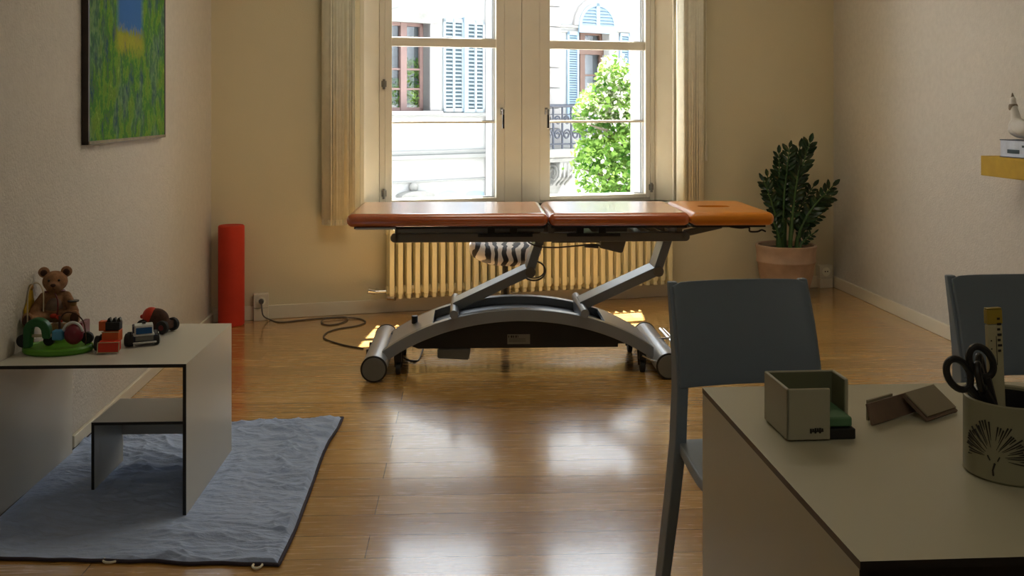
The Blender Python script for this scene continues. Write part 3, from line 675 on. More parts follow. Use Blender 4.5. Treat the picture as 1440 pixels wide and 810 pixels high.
for k in range(8): b.ball((0, .095 + .004 * k, .09 + .012 * k), .024 - .0012 * k, seg=14)
b.ball((0, .124, .186), (.014, .018, .020)); 
o = b.build('body', M['goose'], t); rm = o.modifiers.new('r', 'REMESH'); rm.mode = 'VOXEL'; rm.voxel_size = .005; sm = o.modifiers.new('s', 'SMOOTH'); sm.iterations = 3
bpy.context.view_layer.update(); bake(o)
for p in o.data.polygons: p.use_smooth = True
b = MB(); b.cyl((0, .126, .198), (0, .129, .222), .009, .002, seg=10); b.build('beak', M['goose_brown'], t)
b = MB(); b.lathe([(.0185, .150), (.021, .158), (.021, .172), (.018, .180)], 16, c=(0, .122, -.012)); b.build('neck_band', M['goose_brown'], t)
b = MB(); b.ball((-.05, -.01, .06), (.012, .07, .035)); b.build('wing', M['goose'], t); b = MB(); b.ball((.05, -.01, .06), (.012, .07, .035)); b.build('wing', M['goose'], t)

# ------------------------------------------------------------------ laminate tables
def lam(b, x0, x1, y0, y1, z0, z1, edge):
    for f in b.box(x0, x1, y0, y1, z0, z1):
        n = f.normal if f.normal.length else None
        f.normal_update(); n = f.normal
        ax = max(range(3), key=lambda i: abs(n[i]))
        if 'xyz'[ax] in edge: f.material_index = 1
LAM = [M['white_lam'], M['black_edge']]
th = .011
t = thing('play_table', 'white play table with black edges standing over the blue mat by the left wall', 'table', (-1.034, 3.16, .010), 2.4)
# local x goes left from the outer right panel face
b = MB(); lam(b, -.602, 0, 0, .60, .48 - th, .48, 'y'); b.build('table_top', LAM, t)
b = MB(); lam(b, -th, 0, 0, .60, 0, .48 - th, 'y'); b.build('side_panel', LAM, t)
b = MB(); lam(b, -.602, -.602 + th, 0, .60, 0, .48 - th, 'y'); b.build('side_panel', LAM, t)
t = thing('play_stool', 'small white stool with black edges tucked under the play table', 'stool', (-1.424, 3.37, .010), 2.4)
b = MB(); lam(b, 0, .335, 0, .28, .228 - .010, .228, 'y'); b.build('seat', LAM, t)
b = MB(); lam(b, 0, .010, 0, .28, 0, .218, 'y'); b.build('side_panel', LAM, t)
b = MB(); lam(b, .325, .335, 0, .28, 0, .218, 'y'); b.build('side_panel', LAM, t)
b = MB(); lam(b, .010, .325, .268, .278, .10, .218, ''); b.build('back_apron', LAM, t)

# ------------------------------------------------------------------ quilted mat
def matz(x, y):
    n = noise.noise; wx = x + .05 * n(Vector((x * 4, y * 4, 7))); wy = y + .05 * n(Vector((x * 3, y * 5, 8)))
    def ridge(v): return max(0, 1 - abs(n(v)) * 4.0) ** 1.5
    a = .55 * n(Vector((wx * 2.5, wy * 6, 0)))
    m1 = max(0, min(1, .5 + 1.6 * n(Vector((x * 2.2, y * 2.6, 9))))); m2 = max(0, min(1, .45 + 1.6 * n(Vector((x * 2.6, y * 2.2, 19)))))
    a += .55 * m1 * ridge(Vector((wx * 2.6 + wy * 1.2, wy * 9 - wx * 2.2, 5)))
    a += .40 * m2 * ridge(Vector((wx * 5 - wy * 4, wy * 9 + wx * 5, 12)))
    a += .28 * ridge(Vector((wx * 6, wy * 22 + wx * 3, 3))) * (.4 + m1)
    a += .06 * n(Vector((wx * 22, wy * 48, 4)))
    return a
right = [(482, 589), (474, 606), (463, 622), (454, 641), (443, 672), (435, 695), (424, 724), (415, 748), (407, 766), (396, 788), (392, 797)]
RP = [ground(*p) for p in right]
def right_edge(v):
    i = min(len(RP) - 2, int(v * (len(RP) - 1))); return RP[i].lerp(RP[i + 1], v * (len(RP) - 1) - i)
nu, nv = 260, 230
bm = bmesh.new(); grid = []
for j in range(nv + 1):
    v = j / nv; row = []; Rr = right_edge(v); yl = 4.04 + (2.875 - 4.04) * v; Lp = Vector((LW(yl) + .015, yl, 0))
    if v > .0: pass
    for i in range(nu + 1):
        u = i / nu; p = Lp.lerp(Rr, u)
        if v > .9: p.y += .012 * noise.noise(Vector((u * 9, 0, 1))) * (v - .9) * 10
        if v < .06: p.y += .02 * noise.noise(Vector((u * 8, 3, 1))) * (1 - v / .06)
        e = min(u * nu, (1 - u) * nu, v * nv, (1 - v) * nv) / 5; e = max(0, min(1, e))
        z = .010 * min(1, .55 + .45 * e) + e * max(-.005, .027 * matz(p.x, p.y) + .002)
        # keep flat below the feet of the table and the stool
        q = Vector((p.x, p.y))
        for fx, fy0, fy1 in ((-1.045, 3.14, 3.78), (-1.42, 3.36, 3.68), (-1.09, 3.36, 3.68), (-1.62, 3.1, 3.8)):
            if fy0 - .02 < q.y < fy1 + .02:
                dd = abs(q.x - (fx - .042 * (q.y - fy0)))
                k = max(0, min(1, (dd - .012) / .05)); z = z * k + .0095 * (1 - k)
        row.append(bm.verts.new((p.x, p.y, z)))
    grid.append(row)
for j in range(nv):
    for i in range(nu):
        bm.faces.new((grid[j][i], grid[j + 1][i], grid[j + 1][i + 1], grid[j][i + 1]))
t = thing('quilted_mat', 'crumpled pale blue quilted blanket spread on the floor under the play table', 'blanket', (0, 0, 0))
me = bpy.data.meshes.new('quilt_top'); bm.to_mesh(me); 
me.polygons.foreach_set('use_smooth', [True] * len(me.polygons)); me.materials.append(M['quilt'])
o = bpy.data.objects.new('quilt_top', me); C.objects.link(o); o.parent = t
b = MB(); loop = [grid[0][i].co for i in range(0, nu, 5)] + [grid[j][nu].co for j in range(0, nv, 5)] + [grid[nv][i].co for i in range(nu, 0, -5)] + [grid[j][0].co for j in range(nv, 0, -5)]
b.tube([Vector((p.x, p.y, .0055)) for p in loop], .0055, 8, closed=True); b.build('edge_binding', M['quilt_edge'], t)
bm.free()
for px, py in ((362, 798), (156, 790)):
    p = ground(px, py); b = MB(); b.tube([p + Vector((.013 * math.cos(a) * (1 if px > 300 else 1.6), .018 * math.sin(a), .006)) for a in [2 * math.pi * k / 20 for k in range(20)]], .0035, 6, closed=True); b.build('tie_loop', M['blind'], t)

# ------------------------------------------------------------------ toys on the play table
TZ = .491
def voxel(o, v=.004, it=2):
    rm = o.modifiers.new('r', 'REMESH'); rm.mode = 'VOXEL'; rm.voxel_size = v; s = o.modifiers.new('s', 'SMOOTH'); s.iterations = it
    bpy.context.view_layer.update(); bake(o)
    for p in o.data.polygons: p.use_smooth = True
# wooden block box that the bear sits on
t = thing('wooden_box', 'light wooden toy box with dark red side under the teddy bear', 'box', (-1.555, 3.47, TZ), 3)
b = MB(); b.box(-.055, .056, -.05, .024, 0, .060); b.build('box_body', M['wood_toy'], t, bevel=.003)
b = MB(); b.box(.056, .074, -.05, .024, 0, .072); b.build('red_side', M['red_toy'], t, bevel=.003)
bz = TZ + .060
t = thing('teddy_bear', 'brown plush teddy bear sitting on the wooden toy box against the wall', 'teddy bear', (-1.594, 3.475, bz + .008), 18)
b = MB()
b.ball((0, 0, .052), (.043, .038, .058)); b.ball((0, -.005, .030), (.047, .042, .034)); b.ball((0, 0, .095), (.030, .028, .025))
b.ball((0, -.005, .140), (.042, .038, .037)); b.ball((0, -.038, .129), (.021, .022, .016)); b.ball((0, -.02, .120), (.030, .026, .02))
for s in (-1, 1):
    for k in range(9):
        q = k / 8; b.ball((s * (.036 + .030 * q), -.006 - .045 * q, .088 - .048 * q), .0175 - .002 * abs(q - .4), seg=12)
    for k in range(10):
        q = k / 9; b.ball((s * (.026 + .042 * q), -.02 - .085 * q, .022 + .002 * q), (.021 - .003 * q), seg=12)
    b.ball((s * .072, -.112, .030), (.020, .013, .027), seg=14)
o = b.build('body', M['bear'], t); voxel(o, .0042, 3)
for s in (-1, 1):
    b = MB(); b.ball((s * .036, .0, .172), (.019, .009, .019), seg=16); e = b.build('ear', M['bear'], t)
    b = MB(); b.ball((s * .036, -.006, .171), (.012, .005, .012), seg=12); b.build('inner_ear', M['bear_dark'], e)
    b = MB(); b.ball((s * .016, -.0385, .148), .0042, seg=10); b.build('eye', M['black'], t)
    b = MB(); b.ball((s * .073, -.1235, .030), (.014, .003, .020), seg=12); b.build('paw_pad', M['bear_dark'], t)
b = MB(); b.ball((0, -.060, .135), (.009, .006, .006), seg=12); b.tube([(0, -.0605, .131), (0, -.060, .122), (.007, -.057, .118)], .0012, 6); b.build('nose', M['bear_dark'], t)
b = MB(); b.tube(smoothpts([(.032 * math.cos(a), -.004 + .032 * math.sin(a), .106 - .004 * math.sin(a)) for a in [2 * math.pi * k / 14 for k in range(14)]], 3, True), .0028, 6, closed=True); b.tube(smoothpts([(.003, -.036, .104), (.012, -.043, .08), (.013, -.045, .05), (.010, -.048, .03)], 5), .0022, 6); b.build('neck_ribbon', M['red_toy'], t)
b = MB(); b.ball((0, -.0175, .050), (.032, .026, .042), seg=20); b.build('belly', M['bear_cream'], t)
b = MB(); b.ball((.0, -.050, .028), (.012, .006, .008), seg=10); b.ball((.02, -.052, .024), (.012, .006, .007), seg=10); b.cyl((.005, -.05, .026), (.03, -.06, .008), .004, seg=8); b.build('ribbon_bow', M['redor_toy'], t)
# cup behind arm
t = thing('toy_cup', 'tiny brown toy cup with black rim resting on the bear left arm', 'cup', (-1.521, 3.452, bz + .056), 0)
b = MB(); b.lathe([(0, 0), (.009, 0), (.012, .024), (.010, .024), (.008, .004), (0, .004)], 20); b.build('cup_body', M['wood_toy'], t)
b = MB(); b.lathe([(.009, .024), (.019, .025), (.019, .029), (.009, .029)], 24); b.build('rim', M['black'], t)
# yellow board
t = thing('toy_board', 'narrow yellow wooden toy board leaning on the wall behind the teddy bear', 'toy', (-1.6502, 3.362, TZ), rzr)
b = MB(); b.prism([(0, 0), (.075, 0), (.078, .14), (.064, .185), (.045, .205), (.02, .15), (0, .13)], 0, .006, 'x'); b.build('board', M['yellow'], t, bevel=.002)
b = MB(); b.ball((.004, .055, .197), (.007, .012, .012), seg=10); b.build('knob', M['wood_toy'], t)
# green bead toy
t = thing('bead_maze', 'lime green oval toy base with dark green arch wheels and wire loops', 'toy', (-1.515, 3.325, TZ), 3)
b = MB(); b.lathe([(0, 0), (.108, 0), (.114, .006), (.114, .016), (.108, .022), (.095, .022), (.092, .019), (0, .019)], 56)
o = b.build('oval_base', M['green_toy'], t); o.scale = (1, .72, 1)
b = MB(); A = []
for k in range(17):
    a = math.pi * k / 16; A.append((-.055 + .043 * -math.cos(a), .074 + .044 * math.sin(a)))
I = [(-.055 + .016 * -math.cos(math.pi * k / 16), .072 + .018 * math.sin(math.pi * k / 16)) for k in range(17)][::-1]
b.prism([(-.098, .02)] + A + [(-.012, .05)] + [(-.035, .05)] + I + [(-.075, .02)], -.045, -.015); b.build('arch', M['green_dark'], t, bevel=.005, seg=3)
for x, y, r in ((-.105, -.02, .022), (-.03, .0, .018), (.088, .02, .020)):
    b = MB(); b.cyl((x, y - .008, r + .019 if abs(x) < .09 else .04), (x, y + .008, r + .019 if abs(x) < .09 else .04), r, seg=24); b.build('wheel', M['black_soft'], t, bevel=.003)
b = MB(); b.tube([(-.08, -.03, .058), (.0, -.03, .060), (.07, -.03, .062)], .005, 8); b.build('axle', M['beige_wire'], t)
b = MB(); b.box(-.004, .032, -.048, -.016, .045, .078); b.build('bead', M['blue_toy'], t, bevel=.006, seg=3)
b = MB(); b.ball((.062, -.03, .062), (.030, .028, .034), seg=24); b.build('bead', M['red_toy'], t)
b = MB(); b.tube([(.060 + .032 * math.cos(a), -.034, .066 + .036 * math.sin(a)) for a in [R(10) + R(160) * k / 20 for k in range(21)]], .0045, 8); b.build('bead_band', M['white_toy'], t)
b = MB(); b.tube(smoothpts([(-.105, .01, .03), (-.105, .01, .12), (-.103, .01, .19), (-.09, .012, .222), (-.068, .014, .222), (-.055, .014, .19), (-.055, .014, .13)], 6), .0022, 8); b.build('wire_loop', M['beige_wire'], t)
b = MB(); b.tube(smoothpts([(.005, -.01, .085), (.02, -.01, .125), (.055, -.01, .128), (.085, -.01, .10), (.093, -.01, .05), (.092, -.01, .02)], 6), .0022, 8); b.tube([(.012, -.02, .078), (.012, -.02, .122)], .004, 8); b.build('wire_loop', M['bear_dark'], t)
# orange truck
t = thing('toy_dumper', 'orange and red toy building brick truck beside the green toy', 'toy', (-1.338, 3.335, TZ), 6)
b = MB(); b.prism([(-.052, .004), (-.046, .036), (-.018, .040), (-.018, .010)], -.033, .033, 'x'); b.build('tipping_scoop', M['redor_toy'], t, bevel=.002)
b = MB(); b.prism([(-.020, .030), (-.016, .064), (.030, .068), (.030, .030)], -.030, .024, 'x'); b.box(-.044, -.022, -.004, .022, .066, .098); b.build('brick', M['orange_toy'], t, bevel=.0015)
b = MB(); b.box(-.022, .024, -.006, .03, .068, .094)
for x in (-.014, .003, .018): b.prism([(x - .007, .093), (x + .007, .093), (x + .003, .108), (x - .003, .106)], .005, .025)
b.build('engine', M['black'], t, bevel=.0015)
b = MB(); b.tube([(-.034, -.047, .037), (.034, -.047, .037)], .0016, 6); b.tube([(-.031, -.0165, .064), (.025, -.0165, .064)], .0016, 6); b.tube([(.034, -.047, .036), (.034, -.053, .004)], .0016, 6); b.tube([(-.034, -.047, .036), (-.034, -.053, .004)], .0016, 6); b.tube([(-.034, -.053, .005), (.034, -.053, .005)], .0016, 6); b.build('edge_trim', M['ruler'], t)
for x, y, r in ((-.046, .0, .025), (-.046, .052, .022), (.036, .052, .022)):
    b = MB(); b.cyl((x - .009, y, r), (x + .008, y, r), r, seg=22); b.build('wheel', M['black_soft'], t, bevel=.003)
# small police style truck
t = thing('toy_truck', 'small white and black toy truck with blue windscreen', 'toy truck', (-1.268, 3.425, TZ), 24)
b = MB(); b.prism([(-.030, .012), (-.033, .036), (.035, .040), (.035, .012)], -.038, .045, 'x'); b.prism([(-.0, .036), (.055, .036), (.05, .062), (.01, .06)], -.034, .030, 'x'); b.build('body', M['navy'], t, bevel=.004, seg=3)
b = MB(); b.prism([(-.034, .040), (-.028, .070), (.0, .074), (.005, .040)], -.030, .030, 'x'); b.box(-.034, .034, -.036, .0, .034, .041); b.build('cab', M['white_toy'], t, bevel=.004, seg=3)
b = MB(); b.box(-.026, .026, -.003, .001, .043, .064, mat=Matrix.Translation((0, -.0435, .0)) @ Matrix.Rotation(R(-11.3), 4, 'X')); b.build('windscreen', M['blue_glass'], t, bevel=.003)
b = MB(); b.box(-.028, .030, -.037, -.032, .018, .034); b.build('grille', M['cap'], t, bevel=.002)
b = MB(); b.box(-.006, .006, -.022, -.012, .074, .080); b.build('roof_light', M['black'], t, bevel=.001)
b = MB(); b.box(-.036, .040, -.041, -.035, .010, .016); b.build('bumper', M['white_toy'], t, bevel=.002)
for x in (-.042, .042):
    for y in (-.018, .035):
        s = 1 if x > 0 else -1; b = MB(); b.cyl((x - .008, y, .019), (x + .008, y, .019), .019, seg=22); w = b.build('wheel', M['black_soft'], t, bevel=.003)
        b = MB(); b.lathe([(.007, 0), (.012, 0), (.012, .003), (.007, .003)], 20); h = b.build('hub', M['white_toy'], w); h.rotation_euler = (0, R(90) * s, 0); h.location = (x + s * .0075, y, .019)
t = thing('toy_car', 'dark red and black rounded toy car behind the small white truck', 'toy car', (-1.290, 3.615, TZ), -15)
b = MB(); b.ball((0, 0, .045), (.048, .032, .040), seg=24); b.box(-.05, .055, -.030, .030, .012, .04); o = b.build('body', M['bear_dark'], t); voxel(o, .004, 2)
b = MB(); b.ball((-.020, -.004, .055), (.032, .030, .034), seg=20); b.build('roof', M['redor_toy'], t)
b = MB(); b.ball((-.046, -.02, .056), .008, seg=10); b.build('lamp', M['redor_toy'], t)
for x in (-.035, .045):
    for y in (-.032, .032):
        b = MB(); b.cyl((x, y - .008, .024), (x, y + .008, .024), .024, seg=22); w = b.build('wheel', M['black_soft'], t, bevel=.003)
        b = MB(); b.cyl((x, y - .0095, .024), (x, y + .0095, .024), .010, seg=14); b.build('hub', M['red_toy'], w)

# ------------------------------------------------------------------ desk
DK = thing('desk', 'cream laminate desk with dark edges in the right foreground', 'desk', (.4385, 1.2535, 0), 3.6)
DL = [M['desk_lam'], M['black_edge'], M['brown_edge']]
b = MB()
for f in b.box(0, 1.60, 0, .785, .719, .73):
    f.normal_update(); n = f.normal
    if abs(n.y) > .5: f.material_index = 1
    elif abs(n.x) > .5: f.material_index = 2
b.build('desk_top', DL, DK)
b = MB(); lam(b, 0.0, .011, 0.003, .782, 0, .719, 'y'); b.build('side_panel', DL, DK)
b = MB(); lam(b, 1.589, 1.60, 0.003, .782, 0, .719, 'y'); b.build('side_panel', DL, DK)
b = MB(); b.box(.011, 1.589, .02, .04, .60, .719); b.build('front_rail', M['black_edge'], DK)

# ------------------------------------------------------------------ chairs
def make_chair(label, loc, rz):
    t = thing('plastic_chair', label, 'chair', loc, rz, 'slate grey chairs behind the desk')
    # local: person faces -Y, back at y=0
    def backy(z): q = (z - .60) / .25; return .085 * max(0, q) ** 1.3
    b = MB(); n = 16; m = 14; F = []; 
    for j in range(m + 1):
        q = j / m; z = .605 + .247 * q; w = .1865 - .006 * q - .0 * q; row = []
        for i in range(n + 1):
            s = -1 + 2 * i / n; row.append((s * w, backy(z) + .022 * (1 - s * s) , z - .006 * (1 - abs(s)) * 0 - (.012 * (abs(s) ** 14) if j == m else 0)))
        F.append(row)
    A = [[b.bm.verts.new(p) for p in r] for r in F]
    for j in range(m):
        for i in range(n): b.bm.faces.new((A[j][i], A[j][i + 1], A[j + 1][i + 1], A[j + 1][i]))
    o = b.build('backrest', M['chair'], t, sharp=60); sd = o.modifiers.new('s', 'SOLIDIFY'); sd.thickness = .012; sd.offset = 1; bv = o.modifiers.new('b', 'BEVEL'); bv.width = .003; bv.segments = 2
    for s in (-1, 1):   # rear legs run from the backrest down to the floor, splaying out and back
        b = MB(); prev = None
        secs = [(.855, .163, .025), (.75, .165, .025), (.66, .164, .026), (.60, .163, .029), (.46, .168, .030), (.30, .179, .028), (.12, .195, .024), (0, .206, .022)]
        for z, x, w in secs:
            yb = backy(z) + (.0 if z > .46 else .06 * ((.46 - z) / .46))
            d = .050 if z < .62 else max(.016, .05 - .16 * (z - .62))
            ring = [b.bm.verts.new(p) for p in ((s * x, yb - .004, z), (s * (x + w), yb - .004, z), (s * (x + w), yb + d, z), (s * x, yb + d * .8, z))]
            if prev:
                for k in range(4): b.bm.faces.new((prev[k], prev[(k + 1) % 4], ring[(k + 1) % 4], ring[k]))
            else: b.bm.faces.new(ring)
            prev = ring
        b.bm.faces.new(prev[::-1]); b.build('rear_leg', M['chair'], t, bevel=.004, sharp=60)
        b = MB(); prev = None
        for z, x, w, y in ((.455, .165, .03, -.40), (.30, .172, .026, -.405), (0, .188, .022, -.42)):
            ring = [b.bm.verts.new(p) for p in ((s * x, y, z), (s * (x + w), y, z), (s * (x + w), y + .04, z), (s * x, y + .04, z))]
            if prev:
                for k in range(4): b.bm.faces.new((prev[k], prev[(k + 1) % 4], ring[(k + 1) % 4], ring[k]))
            else: b.bm.faces.new(ring)
            prev = ring
        b.bm.faces.new(prev[::-1]); b.build('front_leg', M['chair'], t, bevel=.004)
    b = MB(); n = 14; m = 16; V = []
    for j in range(m + 1):
        y = .02 - .44 * j / m; q = j / m; row = []
        for i in range(n + 1):
            s = -1 + 2 * i / n; z = .472 - .014 * (1 - s * s) * math.sin(math.pi * q) - .02 * max(0, q - .85) / .15 - .01 * math.sin(math.pi * q)
            row.append(b.bm.verts.new((s * (.185 + .018 * min(1, q * 2)), y, z)))
        V.append(row)
    for j in range(m):
        for i in range(n): b.bm.faces.new((V[j][i], V[j][i + 1], V[j + 1][i + 1], V[j + 1][i]))
    o = b.build('seat', M['chair'], t, sharp=60); sd = o.modifiers.new('s', 'SOLIDIFY'); sd.thickness = .026; sd.offset = -1; bv = o.modifiers.new('b', 'BEVEL'); bv.width = .004; bv.segments = 2
    return t
make_chair('slate grey plastic chair facing the desk behind the small white box', (.600, 2.50, 0), 8)
make_chair('slate grey plastic chair behind the pen pot, cut off at the right edge', (1.352, 2.58, 0), 2)

# ------------------------------------------------------------------ desk objects
DZ = .7305
t = thing('note_box', 'small off white open note box with a missing corner on the desk', 'box', (.470, 1.701, DZ), 4)
b = MB(); w = .006
b.box(.0, w, .0, .122, .002, .090); b.box(.0, .132, .116, .122, .002, .090); b.box(.0, .076, .0, w, .002, .090); b.box(.126, .132, .058, .122, .002, .090)
b.build('box_shell', M['box_white'], t, bevel=.0025, seg=3)
b = MB(); b.box(w, .1255, .1145, .1158, .01, .088); b.box(w + .0003, w + .0012, w, .115, .01, .088); b.box(.1245, .1258, .06, .115, .01, .088); b.build('lining', M['box_in'], t)
b = MB(); b.box(.0065, .1235, .0065, .0575, .0, .018); b.box(.0075, .1235, .0575, .113, .0, .018); b.build('dark_tray', M['black_edge'], t, bevel=.002)
b = MB()
for k, (x, h) in enumerate(((.040, .0), (.044, .006), (.048, .003), (.052, .009), (.056, .004), (.060, .007))): b.box(x, x + .003, -.0012, .001, .014 + (h if k % 2 else 0) * .4, .022 + h * .3 - (.002 if k % 2 else 0))
b.box(.040, .0635, -.0012, .001, .0165, .0185); b.build('maker_mark', M['ink'], t)
t2 = MB(); t2.box(.045, .121, .014, .110, .0185, .036); o = t2.build('note_pad', M['green_note'], None, bevel=.004); o.location = (.470, 1.701, DZ); o.rotation_euler = (0, 0, R(4)); tag(o, 'green paper note block lying inside the small white box', 'notepad')

# card stand: an inverted V of two trays
t = thing('card_stand', 'brown wooden business card stand with two leaning trays on the desk', 'card holder', (.722, 1.850, DZ), 36)
def slab(b, x0, x1, top_y, top_z, bot_y, th_):
    dy, dz = bot_y - top_y, -top_z; L = math.hypot(dy, dz); ny, nz = -dz / L * th_, dy / L * th_
    if nz < 0: ny, nz = -ny, -nz
    b.prism([(top_y, top_z), (bot_y, 0.0), (bot_y + ny, 0 + nz), (top_y + ny, top_z + nz)], x0, x1, 'x')
b = MB(); slab(b, -.098, .100, 0.008, .036, -.004, .005); b.build('rear_tray', M['brown_card'], t, bevel=.001)
b = MB(); slab(b, -.0, .100, -.004, .034, -.052, .006); b.build('front_tray', M['brown_card'], t, bevel=.001)
b = MB(); b.box(-.088, -.012, .0085, .0125, .004, .0405); b.build('card_edge', M['card'], t)
b = MB(); b.prism([(-.006, .0415), (-.052, .0095), (-.0535, .0115), (-.0075, .0435)], .003, .097, 'x'); o = b.build('card_stack', M['card'], t)
o['label'] = 'cream business cards'

# pen pot
PX, PY, PR, PH = .782, 1.560, .069, .120
t = thing('pen_pot', 'cream ceramic pen pot with a brown dandelion drawing on the desk', 'pen pot', (PX, PY, DZ), 0)
b = MB(); b.lathe([(0, 0), (PR - .004, 0), (PR, .004), (PR, PH - .002), (PR - .002, PH), (PR - .006, PH - .002), (PR - .006, .008), (0, .008)], 64); b.build('pot_body', M['ceramic'], t, sharp=40)
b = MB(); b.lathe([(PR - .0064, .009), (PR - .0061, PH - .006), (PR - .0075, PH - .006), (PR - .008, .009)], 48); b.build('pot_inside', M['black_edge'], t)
b = MB(); a0 = math.atan2(-PY, -PX) + R(-21 + 0)   # drawing faces the viewer
def on(a_, h): return Vector(((PR + .0004) * math.cos(a0 + a_ / PR), (PR + .0004) * math.sin(a0 + a_ / PR), h))
rn = random.Random(3)
cz = .028
for k in range(38):
    a = R(-98 + 196 * k / 37 + rn.uniform(-1.5, 1.5)); L0 = rn.uniform(.012, .026); L1 = .058 * rn.uniform(.82, 1.0) * (1 - .12 * abs(math.sin(a)))
    if abs(a) < R(5): continue
    if k % 3 == 0: L0 = rn.uniform(.032, .040)
    pts = [on(-math.sin(a) * (L0 + (L1 - L0) * q) * -1, cz + .012 + math.cos(a) * (L0 + (L1 - L0) * q)) for q in (0, .25, .5, .75, 1)]
    b.tube(pts, lambda q: .0003 + .0010 * q, 6)
b.tube([on(.001, .012), on(-.0, .02), on(.003, .031)], .0014, 6); b.tube([on(-.004, .034), on(-.008, .041)], .0009, 6); b.tube([on(.007, .035), on(.010, .042)], .0009, 6)
b.build('dandelion_drawing', M['ink'], t)
# contents: scissors, cutter, pen
def scissors(label, base, tip, up, loopr, grip, nm='scissors'):
    t = thing(nm, label, 'scissors', base, 0, 'scissors in the pen pot')
    base = Vector((0, 0, 0)); tip = Vector(tip); d = tip.normalized(); side = Vector(up).normalized(); side = (side - d * side.dot(d)).normalized(); nrm = d.cross(side)
    L = tip.length
    for s in (-1, 1):
        c = tip + side * s * loopr * .98 - d * loopr * .2
        b = MB(); lp = [c + side * loopr * math.cos(a) * .82 + d * loopr * 1.25 * math.sin(a) for a in [2 * math.pi * k / 26 for k in range(26)]]
        b.tube(lp, .0055, 10, closed=True); b.tube([c - d * loopr * 1.2 - side * s * loopr * .2, tip * .62 + side * s * .006, tip * .5], lambda q: .007 - .001 * q, 10)
        b.build('handle', M['black'], t)
        b = MB(); b.tube([tip * .56 + nrm * s * .0012, tip * .02 + nrm * s * .0012], lambda q: .006 - .004 * q, 6); b.build('blade', M['chrome'], t)
    b = MB(); b.tube([tip * .80, tip * .5], .011, 10); b.build('grip_insert', M[grip], t)
    return t
zi = DZ + .010
scissors('black handled scissors leaning left in the pen pot', (PX + .015, PY - .01, zi), (-.087, -.002, .160), (1, 0, .6), .0205, 'black')
scissors('black and dark red handled scissors upright in the pen pot', (PX - .012, PY + .008, zi), (-.036, -.008, .148), (.5, .85, .0), .017, 'red_plastic')
t = thing('marker_pen', 'tall flat cream marker with mustard cap in the pen pot', 'marker', (PX - .002, PY + .034, zi), 4); t.rotation_euler = (R(-1), R(-2), R(4))
b = MB(); b.box(-.0125, .0125, -.005, .005, 0, .214); b.build('barrel', M['ruler'], t, bevel=.002)
b = MB(); b.box(-.0130, .0130, -.0055, .0055, .215, .238); b.box(-.0125, .0125, -.005, .005, .238, .241); b.build('cap', M['olive'], t, bevel=.002)
b = MB()
for k in range(7): b.box(.003, .0075 + (k % 2) * .002, -.0064, -.0052, .222 - k * .0085, .2255 - k * .0085)
b.box(.0005, .0012, -.0058, -.0050, .150, .196)
for k in range(3): b.box(-.0085, -.0065, -.0058, -.0050, .188 - k * .013, .190 - k * .013)
b.build('barrel_print', M['ink'], t)
t = thing('ballpoint_pen', 'grey pen with a black band standing in the pen pot beside the marker', 'pen', (PX + .020, PY - .018, zi), 0); t.rotation_euler = (R(4), R(-3), 0)
b = MB(); b.cyl((0, 0, 0), (0, 0, .145), .0055, seg=16); b.build('barrel', M['cap'], t)
b = MB(); b.cyl((0, 0, .118), (0, 0, .132), .0062, seg=16); b.build('band', M['black'], t)
t = thing('letter_opener', 'silver letter opener blade leaning right out of the pen pot', 'letter opener', (PX - .02, PY - .02, zi), 0); t.rotation_euler = (R(2), R(25), 0)
b = MB(); b.prism([(-.007, 0), (.007, 0), (.008, .17), (0, .185), (-.008, .17)], -.0012, .0012); b.build('blade', M['chrome'], t, bevel=.0005)
b = MB(); b.box(-.009, .009, -.004, .004, 0, .07); b.build('grip', M['black'], t, bevel=.003)

# ------------------------------------------------------------------ outside: opposite building
FA = 35.0; fx, fy = math.cos(R(FA)), math.sin(R(FA)); FX0, FY0 = -1.386, 20.0
def F(px, py):
    k = (px - 720) / FPX; s = (k * FY0 - FX0) / (fx - k * fy); Y = FY0 + s * fy
    return s, CH - (py - HZ) * Y / FPX
B = thing('apartment_building', 'pale stone apartment building with shuttered windows across the street', 'building', (FX0, FY0, 0), FA)
def rectF(x0, y0, x1, y1): a = F(x0, (y0 + y1) / 2)[0]; c = F(x1, (y0 + y1) / 2)[0]; m_ = (x0 + x1) / 2; return a, c, F(m_, y1)[1], F(m_, y0)[1]
w1 = rectF(541, 30, 604, 156); w2 = rectF(812, 44, 857, 160)
b = MB(); holed(b, -7, 12, -3.5, 6.5, 0, .4, [w1, w2]); b.build('facade_wall', M['outside_wall'], B)
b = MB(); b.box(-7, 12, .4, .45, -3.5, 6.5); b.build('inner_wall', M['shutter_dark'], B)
b = MB(); b.box(w1[0], w1[1], .38, .4, w1[2], w1[3]); b.box(w2[0], w2[1], .38, .4, w2[2], w2[3]); b.build('dark_room', M['dark_glass'], B)
# quoins
q0, q1 = F(772, 100)[0] - .3, F(786, 100)[0]
for k in range(14):
    z0 = -2.2 + k * .44
    b = MB(); b.box(q0, q1, -.07, 0, z0, z0 + .42); b.build('quoin_block', M['outside_pink'], B, bevel=.01)
